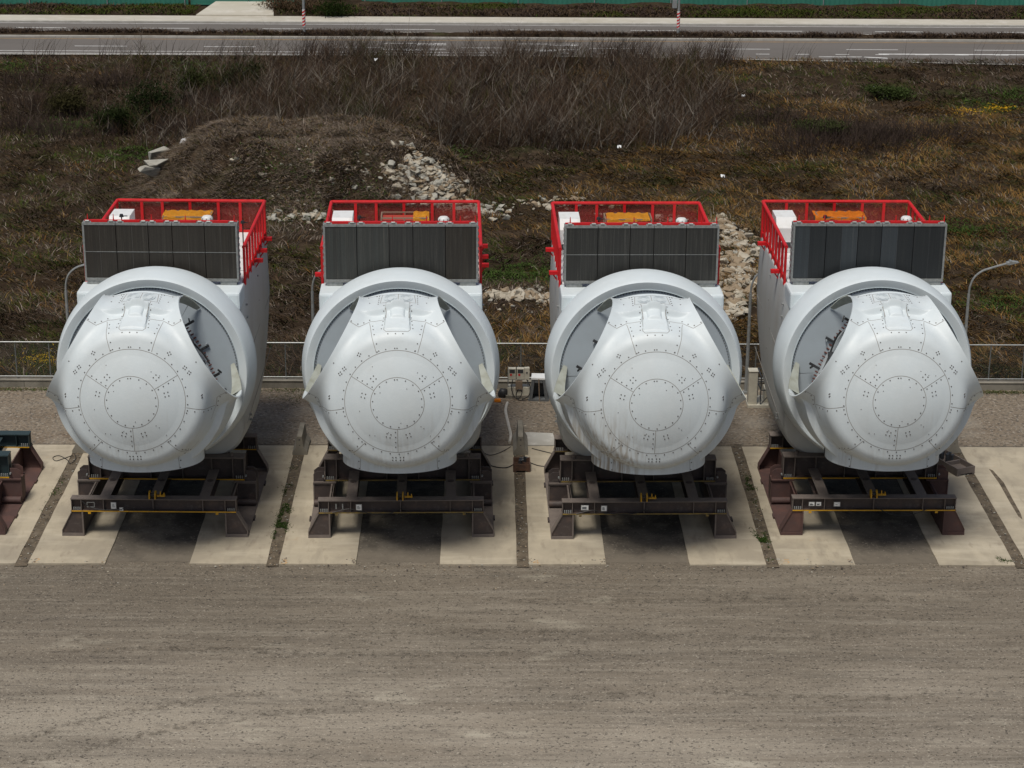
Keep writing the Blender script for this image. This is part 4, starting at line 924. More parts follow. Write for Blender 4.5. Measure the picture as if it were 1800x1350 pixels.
def mk_radrail():
    mb = MB()
    for i in range(5):
        a = -RHW+2*RHW*FR[i]+.3; b_ = -RHW+2*RHW*FR[i+1]-.3
        mb.box(a, b_, RY+.04, RY+.14, RZ1+.01, RZ1+.09)
    for x in (-2.65, -1.7, -.3, .95, 2.2, 2.75): mb.tube([(x, RY+.1, RZ1+.05), (x, RY+.1, RZ1+.30)], [.03, .012], 6)
    mb.box(-RHW, RHW, RY+.3, RY+.38, RZ1-.06, RZ1+.02); mb.box(-RHW+.04, RHW-.04, RY+.235, RY+.26, RZ0+.11, RZ1-.1, 1)
    return mb.mesh('radiator_top_rail', [M['red'], M['black']])
# ---- railing
RW, RF, RR, RZT, RZB = 2.97, 4.92, 11.69, 9.72, 8.18
def mk_toprail():
    mb = MB(); z = RZT-.06
    mb.tube([(-RW, RF, z), (-RW, RR-.03, z), (-RW+.03, RR, z), (RW-.03, RR, z), (RW, RR-.03, z), (RW, RF, z)], .068, 8)
    for s in (-1, 1):
        mb.bar((s*(RW-.02), RF, 8.36), (s*(RW-.02), RR, 8.36), .05, .16)
    mb.bar((-RW, RR, 8.40), (RW, RR, 8.40), .05, .12)
    return mb.mesh('top_rail', [M['red']])
def mk_picket(): mb = MB(); mb.box(-.04, .04, -.085, .085, RZB, RZT-.08); return mb.mesh('picket', [M['red']])
def mk_post(): mb = MB(); mb.box(-.055, .055, -.05, .05, 8.4, RZT-.08); return mb.mesh('rear_post', [M['red']])
def mk_netpanel(x0, x1):
    mb = MB(); mb.box(x0, x1, RR+.055, RR+.063, 8.5, RZT-.17); return mb.mesh('mesh_panel', [M['net']])
def mk_sidestep(): mb = MB(); mb.box(0, .32, -.10, .10, -.05, .08); mb.bar((0, 0, -.3), (.18, 0, -.04), .05, .05); return mb.mesh('side_bracket', [M['red']])
BODY, LEDGE, ROOF, RFRAME, RRAIL, TOPR, PICK, POST, STEP = mk_body(), mk_ledge(), mk_roof(), mk_radframe(), mk_radrail(), mk_toprail(), mk_picket(), mk_post(), mk_sidestep()
GC, GRING = mk_gcover(), mk_ring()
POSTX = [-2.0, -1.17, -.05, 1.09, 1.97]
NETS = [mk_netpanel(a, b_) for a, b_ in zip([-2.9]+[x+.06 for x in POSTX], [x-.06 for x in POSTX]+[2.9])]
def mk_boxm():
    mb = MB(); mb.prism([(8.7, 8.37), (10.1, 8.37), (10.1, 9.72), (9.0, 9.72), (8.7, 9.35)], 'x', -2.80, -2.0); mb.box(-2.74, -2.06, 8.685, 8.70, 8.55, 8.8, 1); return mb.mesh('roof_cabinet', [M['white'], M['dark']], bevel=.03)
def mk_radome():
    mb = MB(); X, Y, Z = 1.58, 5.45, 1.06
    mb.revolve([(9.25+Z, .001), (9.25+Z, .19), (9.3+Z, .20), (9.50+Z, .20), (9.54+Z, .215), (9.60+Z, .20), (9.65+Z, .15), (9.67+Z, .001)], 28, 0, lambda a, x, u: (X+x, Y+u, a)); mb.tube([(X, Y, 8.36), (X, Y, 9.25+Z)], .07, 8, 0)
    for k in range(8): t = k*pi/4; mb.box(X+.205*cos(t)-.015, X+.205*cos(t)+.015, Y+.205*sin(t)-.015, Y+.205*sin(t)+.015, 9.5+Z, 9.6+Z, 1)
    return mb.mesh('beacon_dome', [M['white'], M['alu']])
def mk_sensor(x, y, z=9.75):
    mb = MB(); mb.tube([(x, y, 8.36), (x, y, z)], .025, 6); mb.tube([(x, y, z), (x, y, z+.1)], [.09, .06], 8); mb.bar((x, y, z+.03), (x+.22, y, z+.03), .03, .03); return mb.mesh('wind_sensor', [M['black']])
def mk_hatch():
    mb = MB(); x0, x1, y0, y1, z0, z1 = -.92, .92, 10.2, 11.1, 8.46, 9.38
    for x in (x0, 0, x1):
        for y in (y0, y1): mb.bar((x, y, z0), (x, y, z1), .05, .05, 1)
    for y in (y0, y1):
        for z in (z0+.1, z1): mb.bar((x0, y, z), (x1, y, z), .05, .05, 1)
    for x in (x0, x1): mb.bar((x, y0, z1), (x, y1, z1), .05, .05, 1)
    mb.box(x0+.03, x1-.03, y0+.05, y1-.05, z0+.02, z1-.10, 0)
    return mb.mesh('winch_housing', [M['redcap'], M['brownbox']])
CAB, DOME, SENS, HATCH = mk_boxm(), mk_radome(), mk_sensor(-1.55, 5.1, 10.75), mk_hatch()
def tarp_mesh(kind, seed):
    r = random.Random(seed); bm = bmesh.new(); nx, ny = 40, 14
    X0, X1 = {0: (-.95, .97), 1: (.35, .98), 2: (-.85, .85), 3: (-1.05, 1.0)}[kind]
    V = []
    for j in range(ny+1):
        for i in range(nx+1):
            fx = i/nx; x = X0+(X1-X0)*fx; t = j/ny*1.5
            drop = {0: .12+.30*sst(.1, .62, fx)*sst(1.0, .93, fx)+.25*sst(.4, .7, fx), 1: .16+.16*fx, 2: .07+.10*(1-fx), 3: .13+.05*sin(fx*14)}[kind]
            if t < 1: y = 11.12-t*.94; z = 9.415+.03*sin(x*5+seed)*sin(t*4)+.015*sin(x*17)
            else: y = 10.165-.02*sin(x*9+seed); z = 9.41-(t-1)*2*float(drop)
            V.append(bm.verts.new((x, y, z+.008*sin(x*31+t*9))))
    for j in range(ny):
        for i in range(nx): f = bm.faces.new([V[j*(nx+1)+i], V[j*(nx+1)+i+1], V[(j+1)*(nx+1)+i+1], V[(j+1)*(nx+1)+i]]); f.smooth = True
    bmesh.ops.solidify(bm, geom=bm.faces[:], thickness=.008)
    me = bpy.data.meshes.new('tarpaulin'); bm.to_mesh(me); bm.free(); me.materials.append(M['orange' if kind in (3,) else 'yellowtarp']); return me

UNITS = [(-12.2076, 69.597, -.0138), (-3.1995, 69.552, .0185), (5.6857, 69.479, .0162), (14.1388, 69.864, .0075)]
NL = ['leftmost white turbine nacelle with dark brown radiators and right blade port in view',
      'second white turbine nacelle from left with grey green radiators, seen straight on',
      'third white turbine nacelle with brown dirt streaks low on its nose',
      'rightmost white turbine nacelle with blue black radiators and orange tarp on its roof']
TL = ['yellow tarp sagging low over the roof winch of the leftmost nacelle', 'small yellow tarp bunched at the right of the roof winch on the second nacelle',
      'thin yellow tarp strip on the roof winch of the third nacelle', 'long orange tarp covering the roof winch of the rightmost nacelle']
for k, (ux, uy, ur) in enumerate(UNITS):
    root = empty('wind_turbine_nacelle', (ux, uy, 0), ur); tag(root, NL[k], 'nacelle', 'wind turbine nacelles in a row')
    hb = link('housing', BODY, root); link('front_ledge', LEDGE, hb); link('roof_deck', ROOF, hb)
    link('generator_cover', GC, root); link('generator_ring', GRING, root)
    sp_ = link('spinner', SPINS[k], root)
    if k == 2: sp_['label'] = 'spinner streaked with brown dirt at lower left'
    for i in range(6): link('port_collar', COLLARS[i], sp_)
    for i in range(3): link('bearing_ring', BEAR[i], sp_)
    rb = link('radiator', RFRAME, root); link('top_rail', RRAIL, rb)
    a, b_ = RADM[k]
    for i in range(5):
        m1, m2_ = M[a], M[b_]
        if k == 1: m1, m2_ = [(M['rad_green'], M['rad_green']), (M['rad_green'], M['rad_green']), (M['rad_mid'], M['rad_mid']), (M['rad_mid'], M['rad_mid']), (M['rad_brown'], M['rad_brown'])][i]
        if k == 3: m1, m2_ = [(M['rad_blue2'], M['rad_blue']), (M['rad_blue'], M['rad_blue2']), (M['rad_blue'], M['rad_blue']), (M['rad_blue2'], M['rad_blue']), (M['rad_blue'], M['rad_blue'])][i]
        link('cooling_panel', cool_panel(i, [m1, m2_, M['alu'], [M['radline'], M['rad_green'], M['radline'], M['dark']][k]], k in (0, 2)), rb)
    rl = link('railing', TOPR, root)
    for s in (-1, 1):
        for j in range(9):
            p = link('picket', PICK, rl); p.location = (s*RW, RF+.06+(RR-RF-.2)*j/8, 0)
        for j, yy in enumerate({0: ((1, 10.9), (1, 9.2), (1, 7.8)), 1: ((1, 9.9), (1, 8.4), (1, 7.2), (-1, 6.0)), 2: ((-1, 9.6), (-1, 6.4)), 3: ((-1, 10.2), (-1, 6.3))}[k]):
            if yy[0] == s: e = link('side_bracket', STEP, rl); e.location = (s*(RW+.02), yy[1], 8.30 if s > 0 else 8.30); e.rotation_euler = (0, 0, 0 if s > 0 else pi)
    for x in POSTX:
        p = link('rear_post', POST, rl); p.location = (x, RR, 0)
    for nmesh in NETS: link('mesh_panel', nmesh, rl)
    link('roof_cabinet', CAB, root); link('beacon_dome', DOME, root); link('winch_housing', HATCH, root)
    sn = link('wind_sensor', SENS, root)
    if k in (0, 2): s2 = link('wind_sensor', mk_sensor(2.6, 7.6, 9.85), root)
    t_ = link('tarpaulin', tarp_mesh(k, k*3+1)); t_.location = (ux, uy, 0); t_.rotation_euler = (0, 0, ur); tag(t_, TL[k], 'tarp')

# ================================================================ TRANSPORT FRAMES
def ibeam(mb, x0, x1, y, zb, zt, fw_=.36, tf=.035, tw=.03, stiff=(), mi=0, mt=1, yellow=None):
    mb.box(x0, x1, y-fw_/2, y+fw_/2, zt-tf, zt, mt); mb.box(x0, x1, y-fw_/2, y+fw_/2, zb, zb+tf, mi); mb.box(x0, x1, y-tw/2, y+tw/2, zb+tf, zt-tf, mi)
    for x in stiff: mb.box(x-.012, x+.012, y-fw_/2+.02, y+fw_/2-.02, zb+tf, zt-tf, mt)
    if yellow is not None: mb.box(x0+.02, x1-.02, y-fw_/2-.008, y-fw_/2-.002, zb-.004, zb+tf+.004, yellow)
    for s, xe in ((1, x0), (-1, x1)):
        for i in range(4):
            xx = xe+s*(.10+.075*i); mb.tube([(xx, y-fw_/2+.07, zb+tf), (xx, y-fw_/2+.07, zb+tf+.11)], .024, 6, 3, smooth=False)
def mk_frontbeam(ym):
    mb = MB(); ibeam(mb, -3.02, 3.02, .2, 1.02, 1.52, stiff=(-2.995, -2.64, -1.83, -.02, 1.79, 2.6, 2.995), yellow=2)
    for x in (-2.35, 2.3): mb.bar((x, .02, 1.0), (x, .02, .93), .1, .02, 2)
    return mb.mesh('front_beam', [M['steel'], M['steeltop'], ym, M['galv']])
def mk_midbeam(ym):
    mb = MB()
    ibeam(mb, -2.95, 2.95, 3.25, 1.07, 1.98, fw_=.5, tf=.045, stiff=(-2.93, -2.5, -1.7, -.6, .6, 1.7, 2.5, 2.93), yellow=2)
    for s in (-1, 1): mb.tube([(s*2.45, 3.2, 1.98), (s*2.45, 3.2, 2.10)], .07, 8, 1)
    return mb.mesh('cross_beam', [M['steel'], M['steeltop'], ym, M['galv']])
def mk_rearbeam(ym):
    mb = MB(); ibeam(mb, -3.02, 3.02, 6.35, 1.07, 1.62, fw_=.44, stiff=(-2.99, -2.5, -1.5, 0, 1.5, 2.5, 2.99), yellow=2)
    return mb.mesh('rear_beam', [M['steel'], M['steeltop'], ym, M['galv']])
def mk_long(x, wd=.38):
    mb = MB(); z1 = 1.50; mb.box(x-wd/2, x+wd/2, .39, 2.99, z1-.03, z1, 1); mb.box(x-wd/2, x+wd/2, .39, 2.99, 1.06, 1.09, 0); mb.box(x-.015, x+.015, .39, 2.99, 1.09, z1-.03, 0)
    mb.box(x-wd/2, x+wd/2, 3.51, 6.12, z1-.03, z1, 1); mb.box(x-wd/2, x+wd/2, 3.51, 6.12, 1.06, 1.09, 0); mb.box(x-.015, x+.015, 3.51, 6.12, 1.09, z1-.03, 0)
    mb.tube([(x, 1.9, z1), (x, 1.9, z1+.015)], .12, 14, 0)
    return mb.mesh('long_beam', [M['steel'], M['steeltop']])
def mk_skid(s, m0):
    mb = MB(); L_ = 6.62; P = lambda x: s*x
    def bx(x0, x1, y0, y1, z0, z1, mi=0): mb.box(min(P(x0), P(x1)), max(P(x0), P(x1)), y0, y1, z0, z1, mi)
    bx(2.58, 3.40, 0, L_, 0.052, .10, 1); bx(2.60, 2.64, .05, L_-.05, .10, 1.0, 0); bx(2.58, 2.70, .35, 2.9, .96, 1.0, 1); bx(2.52, 3.04, .04, .34, 1.0, 1.02, 1); bx(2.52, 3.04, L_-.36, L_-.04, 1.0, 1.045, 1)
    for y in (.06, L_-.10):      # end gussets with sloped flange
        mb.prism([(P(2.64), .10), (P(3.37), .10), (P(3.37), .28), (P(2.99), 1.0), (P(2.64), 1.0)], 'y', y, y+.03, 0)
        d0, d1 = (y-.04, y+.30) if y < 1 else (y-.28, y+.06)
        mb.prism([(P(3.37), .10), (P(3.40), .10), (P(3.40), .28), (P(3.02), 1.0), (P(2.99), 1.0), (P(3.37), .28)], 'y', d0, d1, 1)
        bx(2.60, 3.40, y-.045, y-.015, .10, .16, 1)
        bx(2.585, 2.64, y-.05, y+.0, .1, 1.0, 1)
    for y in (3.0,):             # middle pedestal
        bx(2.64, 3.36, y, y+.04, .10, 1.0, 0); bx(3.33, 3.37, y+.04, y+.62, .10, 1.0, 0); bx(2.64, 3.36, y+.60, y+.64, .10, 1.0, 0)
        bx(2.52, 3.38, y-.06, y+.66, 1.0, 1.05, 1); bx(2.64, 3.39, y-.03, y+.0, .94, 1.0, 1); bx(2.62, 2.66, y-.03, y, .1, 1., 1); bx(3.34, 3.385, y-.03, y, .1, 1., 1)
        mb.tube([(P(2.66), y-.14, .24), (P(3.36), y-.14, .24)], .13, 12, 0)
        mb.prism([(P(2.98), 1.05), (P(3.37), 1.05), (P(3.37), 1.34), (P(3.22), 1.46), (P(2.98), 1.46)], 'y', y+.02, y+.06, 0)
        mb.prism([(P(2.98), 1.05), (P(3.37), 1.05), (P(3.37), 1.34), (P(3.22), 1.46), (P(2.98), 1.46)], 'y', y+.42, y+.46, 0)
        mb.tube([(P(3.0), y+.0, 1.28), (P(3.0), y-.1, 1.28)], .035, 8, 2)
    for y in (1.5, 4.9): bx(3.40, 3.46, y, y+.35, .06, .14, 0)
    return mb.mesh('skid', [m0, M['steeltop'] if m0 is M['steel'] else m0, M['galv']])
LONG = [mk_long(-1.81), mk_long(0, .36), mk_long(1.81)]
SK = {s: mk_skid(s, M['steel']) for s in (-1, 1)}; SKR = {s: mk_skid(s, M['rust']) for s in (-1, 1)}
def clampm():
    mb = MB()
    for x in (-.16, .05): mb.tube([(x, .14, 1.66), (x+.045, .14, 1.66)], .15, 16, 0, smooth=False); mb.box(x, x+.045, .0, .28, 1.522, 1.66, 0)
    mb.tube([(-.115, .14, 1.66), (.05, .14, 1.66)], .06, 10, 1)
    mb.bar((.13, .14, 1.62), (.42, .14, 1.62), .10, .05, 0); mb.box(.24, .27, .10, .18, 1.60, 1.78, 0); mb.box(.37, .40, .10, .18, 1.60, 1.72, 0)
    return mb.mesh('yellow_clamp', [M['yellow'], M['dark']])
CL = clampm()
def plate(x, w_, h_, z, parent, lines=4, glyph=False):
    mb = MB(); y = .018-.0
    mb.box(x, x+w_, y-.02, y-.012, z, z+h_, 1); mb.box(x+.02, x+w_-.02, y-.026, y-.02, z+.02, z+h_-.02, 0)
    r = random.Random(int(abs(x)*100))
    if glyph: mb.prism([(x+.04, z+h_*.5), (x+w_*.4, z+.06), (x+w_-.04, z+h_-.05), (x+w_*.45, z+h_*.45)], 'y', y-.030, y-.027, 2)
    else:
        for i in range(lines):
            zz = z+h_-.06-i*(h_-.1)/lines; mb.box(x+.04, x+.04+(w_-.08)*r.uniform(.5, 1), y-.030, y-.027, zz-.018, zz, 2)
    return mb.build('label_plate', [M['white'], M['labelframe'], M['greybox']], parent)
def holder(x, w_, h_, z, parent):
    mb = MB(); y = 0
    for a in ((x, x+.02, z, z+h_), (x+w_-.02, x+w_, z, z+h_), (x+.02, x+w_-.02, z, z+.02), (x+.02, x+w_-.02, z+h_-.02, z+h_)): mb.box(a[0], a[1], y-.006, y+.006, a[2], a[3])
    return mb.build('label_holder', [M['alu']], parent)
def cable(parent, pts, r=.016, name='cable', m='black'):
    P = [Vector(p) for p in pts]; out = []
    for i in range(len(P)-1):
        p0, p1, p2, p3 = P[max(i-1, 0)], P[i], P[i+1], P[min(i+2, len(P)-1)]
        for j in range(6):
            t = j/6; out.append(.5*((2*p1)+(p2-p0)*t+(2*p0-5*p1+4*p2-p3)*t*t+(3*p1-p0-3*p2+p3)*t**3))
    out.append(P[-1]); return MB().tube(out, r, 6).build(name, M[m], parent)
FL = ['dark brown steel transport frame with bright yellow edge stripe under the leftmost nacelle', 'dark brown steel transport frame under the second nacelle from left',
      'dark brown steel transport frame with two paper labels side by side under the third nacelle', 'near black steel transport frame with reddish left skid under the rightmost nacelle']
for k, (ux, uy, ur) in enumerate(UNITS):
    root = empty('transport_frame', (ux, uy, 0), ur); tag(root, FL[k], 'steel frame', 'steel transport frames')
    ym = M['yellow'] if k in (0, 3) else M['yellow_worn']
    fb = link('front_beam', mk_frontbeam(ym), root); link('cross_beam', mk_midbeam(ym), root); link('rear_beam', mk_rearbeam(ym), root)
    for l in LONG: link('long_beam', l, root)
    link('skid', SKR[-1] if k == 3 else SK[-1], root); link('skid', SKR[1] if k == 3 else SK[1], root)
    link('yellow_clamp', CL, root)
    if k == 0: holder(-2.42, .28, .2, 1.2, fb); plate(-1.55, .2, .26, 1.14, fb); plate(-1.25, .15, .14, 1.06, fb, 3); cable(fb, [(-2.6, 0, 1.45), (-2.3, 0, 1.2), (-1.8, 0, 1.1), (-1.2, 0, 1.12), (-.9, 0, 1.28), (-.6, 0, 1.1), (-.1, 0, 1.12), (.2, 0, 1.14)])
    if k == 1: holder(-2.38, .04, .2, 1.2, fb); holder(-2.14, .04, .2, 1.2, fb); plate(-1.64, .22, .24, 1.14, fb); cable(fb, [(-2.5, 0, 1.06), (-1.9, 0, 1.2), (-1.4, 0, 1.08), (-.9, 0, .98), (-.4, 0, 1.02), (0, 0, 1.2), (.3, 0, 1.08)])
    if k == 2: plate(-2.33, .28, .2, 1.2, fb); plate(-1.6, .22, .22, 1.16, fb); cable(fb, [(-2.5, 0, 1.06), (-1.9, 0, 1.2), (-1.4, 0, 1.08), (-.9, 0, 1.04), (-.4, 0, 1.06), (0, 0, 1.2), (.3, 0, 1.08)])
    if k == 3: plate(-2.42, .22, .16, 1.22, fb); plate(-2.16, .20, .16, 1.22, fb, 3); plate(-1.5, .24, .18, 1.2, fb, glyph=True); cable(fb, [(.1, 0, 1.15), (.5, 0, .95), (1.1, 0, .82), (1.7, 0, .98), (2.0, 0, 1.15)])
# empty frame at the far left
root = empty('transport_frame', (-21.1, 69.75, 0), -.01); tag(root, 'empty transport frame with dark green beams on rusty brown skids at the left edge', 'steel frame', 'steel transport frames')
def recol(me, a, b_): m = me.copy(); m.materials[0] = a; m.materials[1] = b_; return m
link('cross_beam', recol(mk_midbeam(M['yellow']), M['green_steel'], M['green_steel']), root); link('rear_beam', recol(mk_rearbeam(M['yellow']), M['green_steel'], M['green_steel']), root)
for l in LONG[1:]: link('long_beam', recol(l, M['green_steel'], M['green_steel']), root).scale = (1, 1, 1)
for s in (-1, 1): link('skid', SKR[s], root)
mb = MB(); mb.box(2.2, 2.9, .0, .12, .62, .78); mb.box(2.75, 3.0, -.02, .1, .66, .70); mb.build('yellow_bracket', M['yellow'], root)

# ================================================================ FENCE, WALL, LAMPS
YW = 85.75
mb = MB(); xs = np.arange(-60, 62, 4.4)
for a, b_ in zip(xs[:-1], xs[1:]): mb.box(a+.006, b_-.006, YW, YW+.28, -.02, .34)
mb.box(-60, 61, YW-.03, YW+.31, .341, .38)
o = mb.build('kerb_wall', M['wallconc'], bevel=.015); tag(o, 'low grey concrete wall running under the wire fence', 'wall')
froot = empty('wire_fence', (0, YW+.14, .38)); tag(froot, 'long thin wire fence on the low concrete wall', 'fence')
MB().tube([(-60, 0, 1.70), (61, 0, 1.70)], .03, 6).build('top_rail', M['galv'], froot)
MB().tube([(-60, 0, .12), (61, 0, .12)], .022, 6).build('bottom_rail', M['galv'], froot)
MB().box(-60, 61, -.003, .003, .12, 1.70).build('wire_mesh', M['wire'], froot)
PM = MB().tube([(0, 0, 0), (0, 0, 1.70)], .028, 6).mesh('post', M['galv'])
x0p = FY(915.6, 640, YW+.14)[0]
for i in range(-19, 20):
    p = link('post', PM, froot); p.location = (x0p+i*1.474, .035, 0)
def lamp(px, label, k):
    root = empty('street_lamp', (0, 0, 0)); tag(root, label, 'street lamp', 'swan neck lamps along the fence')
    Y = 85.3; b0 = FY(px, 588, Y); X = b0[0]; root.location = (X, Y, 0)
    MB().tube([(0, 0, .02), (0, 0, .12), (0, 0, .121), (0, 0, 2.2), (0, 0, 4.6)], [.16, .16, .085, .075, .06], 10).build('pole', M['galv'], root)
    cable(root, [(0, 0, 4.6), (.03, 0, 4.95), (.17, 0, 5.33), (.48, 0, 5.62), (.9, 0, 5.78), (1.55, 0, 5.98)], .045, 'arm', 'galv')
    mb = MB(); mb.prism([(1.5, 5.93), (1.62, 5.92), (2.0, 6.02), (2.02, 6.06), (1.7, 6.1), (1.5, 6.03)], 'y', -.11, .11); mb.box(1.62, 1.72, -.12, .12, 6.03, 6.12)
    mb.build('lamp_head', M['galv'], root, bevel=.015)
lamp(121, 'swan neck lamp half hidden left of the leftmost nacelle', 0); lamp(551, 'swan neck lamp half hidden left of the second nacelle', 1)
lamp(1316, 'swan neck lamp in the gap between the third and fourth nacelles', 2); lamp(1697, 'swan neck lamp with its whole arm visible right of the rightmost nacelle', 3)

# ================================================================ YARD CLUTTER
def barrier(px, py, L_, label, rz=0):
    p = G(px, py, .04); mb = MB()
    mb.prism([(-.30, 0), (.30, 0), (.30, .12), (.16, .32), (.10, .80), (-.10, .80), (-.16, .32), (-.30, .12)], 'y', 0, L_)
    for z in (.66, .42): mb.tube([(0, -.004, z), (0, .01, z)], .035, 8, 1)
    o = mb.build('concrete_barrier', [M['wallconc'], M['bolt']], bevel=.015); o.location = p; o.rotation_euler = (0, 0, rz); tag(o, label, 'barrier', 'concrete barrier blocks on the soil strips')
barrier(527, 800, 1.6, 'small concrete barrier block on the soil strip left of the second frame'); barrier(915, 800, 1.9, 'concrete barrier block with cables behind the rusty box between middle frames')
barrier(140, 797, 1.2, 'concrete barrier block mostly hidden by the leftmost nacelle'); barrier(1677, 797, 1.3, 'concrete barrier block beside the tray of equipment at right', .1)
# rusty tray in the middle
def tray(px, py, w_, d_, h_, rz, m, label, name, junk):
    p = G(px, py, .05); root = empty(name, p, rz); tag(root, label, 'tray'); t = .04; mb = MB()
    mb.box(0, w_, 0, t, .06, h_); mb.box(0, w_, d_-t, d_, .06, h_); mb.box(0, t, t, d_-t, .06, h_); mb.box(w_-t, w_, t, d_-t, .06, h_); mb.box(t, w_-t, t, d_-t, .06, .10)
    mb.box(.0, .12, 0, d_, 0, .06); mb.box(w_-.12, w_, 0, d_, 0, .06); mb.box(t, w_-t, d_*.48, d_*.52, .1, h_*.8)
    mb.build('tray_body', M[m], root)
    r = random.Random(int(px))
    for i in range(junk):
        x, y = r.uniform(.12, w_-.2), (r.uniform(.52, .9)*d_ if junk > 5 else r.uniform(.15, .85)*d_); b = MB(); b.tube([(x, y, .12), (x, y, h_+.12)], .06, 8); b.tube([(x, y, h_+.05), (x+.1, y+.05, h_+.1)], .03, 6); b.build('fitting', M['dark'], root)
tray(902, 830, .68, .75, .34, 0, 'timber', 'rusty steel box of fittings at the front of the middle barrier block', 'equipment_tray', 5)
tray(1682, 838, .85, 1.9, .32, .42, 'steeltop', 'long brown tray with black fittings on the pad right of the rightmost frame', 'equipment_tray', 9)
# electrical stand
def loc(px, py, z=0): return G(px, py, z)
p = loc(893, 700); root = empty('power_distribution_stand', (p[0], p[1], 0)); tag(root, 'stand of beige electrical boxes in front of the fence between the middle nacelles', 'electrical stand')
mb = MB()
for x in (0, .45, .86):
    for y in (0, .35): mb.box(x-.02, x+.02, y-.02, y+.02, .16, 1.35)
for z in (.5, .95): mb.box(0, .86, -.015, .015, z, z+.05)
mb.build('stand', M['alu'], root)
MB().box(-.1, .95, -.1, .6, .0, .16).build('plinth', M['wallconc'], root, bevel=.01)
MB().box(-.02, .95, -.05, .4, .16, .52).build('base_cabinet', M['ivory'], root, bevel=.01)
for i, x in enumerate((0.0, .36)):
    b = MB(); b.box(x+.01, x+.33, -.06, .16, .88, 1.38).build('breaker_box', M['ivory'], root, bevel=.01)
    c = MB(); c.box(x+.05, x+.29, -.068, -.062, 1.18, 1.34, 0); c.tube([(x+.12, -.07, 1.10), (x+.12, -.062, 1.10)], .05, 12, 1); c.build('front_panel', [M['dark'], M['red']], root)
b = MB(); b.box(.70, .92, -.06, .14, .86, 1.40); b.tube([(.81, -.07, 1.2), (.81, -.06, 1.2)], .04, 10, 1); b.build('socket_box', [M['ivory'], M['dark']], root, bevel=.0)
MB().box(.32, .62, -.10, .05, .42, .82).build('meter_box', M['brownbox'], root, bevel=.01)
cable(root, [(.2, -.1, .9), (.15, -.2, .5), (.3, -.25, .12), (.5, -.35, .15), (.6, -.3, .4), (.45, -.25, .5), (.35, -.3, .25), (.5, -.4, .06), (.9, -.3, .05)], .022)
cable(root, [(.8, -.1, .9), (.95, -.2, .6), (.9, -.2, .2), (.6, -.3, .05)], .022)
# grey moulded cage
p = loc(930, 706); root = empty('grey_transport_crate', (p[0], p[1], 0), -.06); tag(root, 'dark grey open moulded crate with white lid beside the electrical stand', 'crate')
mb = MB(); w_, d_, h_ = .82, .6, 1.0
mb.box(-.03, w_+.03, 0, d_, 0, .12); mb.prism([(.0, .12), (.14, .12), (.24, h_), (.10, h_)], 'y', .0, d_); mb.prism([(w_-.14, .12), (w_, .12), (w_-.10, h_), (w_-.24, h_)], 'y', 0, d_); mb.box(.14, w_-.14, d_-.06, d_, .12, h_); mb.box(.24, w_-.24, 0, .06, h_-.14, h_-.002)
mb.build('crate_frame', M['greybox'], root, bevel=.015); MB().box(.08, w_-.08, -.02, d_+.02, h_+.0, h_+.10).build('lid', M['white'], root, bevel=.02)
MB().bar((w_*.55, -.03, .05), (w_*.50, -.03, h_+.05), .04, .02).build('strap', M['brownbox'], root)
# orange block, black bundle
p = loc(869, 708); mb = MB(); mb.box(0, .28, 0, .16, 0, .10); mb.box(.02, .26, .02, .14, .10, .13); o = mb.build('orange_chock', M['orange'], bevel=.02); o.location = (p[0], p[1], .02); tag(o, 'small orange chock on gravel at the right of the second nacelle', 'chock')
p = loc(876, 698); bm = bmesh.new(); bmesh.ops.create_icosphere(bm, subdivisions=3, radius=.25)
for v in bm.verts: v.co = Vector((v.co.x*1.0, v.co.y*.8, max(v.co.z, -.12)*(.8+.5*float(vnoise(v.co.x*9+3, v.co.y*9)))))
for f in bm.faces: f.smooth = True
me = bpy.data.meshes.new('hose_bundle'); bm.to_mesh(me); bm.free(); me.materials.append(M['black']); o = link('black_bag', me); o.location = (p[0]+.22, p[1], .14); tag(o, 'small black bag on the gravel left of the electrical stand', 'bag')
# white hose
q = [G(a, b_, .06) for a, b_ in ((892, 708), (889, 722), (893, 742), (894, 747), (898, 765), (896, 778))]
o = cable(None, q, .065, 'drain_hose', 'hose'); tag(o, 'white hose lying across the gravel below the electrical stand', 'hose')
# cabinet between units 3 & 4
p = loc(1314, 718); root = empty('control_cabinet', (p[0], p[1], 0)); tag(root, 'beige cabinet on a railed concrete plinth between the third and fourth nacelles', 'cabinet')
MB().box(0, 1.7, 0, 1.3, 0, .15).build('plinth', M['ivory'], root, bevel=.01)
mb = MB(); mb.box(.02, .40, .1, .55, .15, 1.62); mb.box(.0, .42, .08, .57, 1.62, 1.66); mb.build('cabinet_body', M['ivory'], root, bevel=.01)
mb = MB()
for x, y in ((.55, .1), (1.6, .1), (.55, 1.2), (1.6, 1.2)): mb.box(x-.025, x+.025, y-.025, y+.025, .15, 1.45)
for z in (1.40, .8): mb.bar((.55, .1, z), (1.6, .1, z), .04, .04); mb.bar((.55, 1.2, z), (1.6, 1.2, z), .04, .04); mb.bar((.55, .1, z), (.55, 1.2, z), .04, .04)
mb.bar((.6, .1, .2), (1.55, .1, 1.35), .03, .03); mb.build('guard_rail', M['dark'], root)
MB().box(.75, 1.5, .35, 1.0, .15, .75).build('pump_box', M['ivory'], root, bevel=.02)
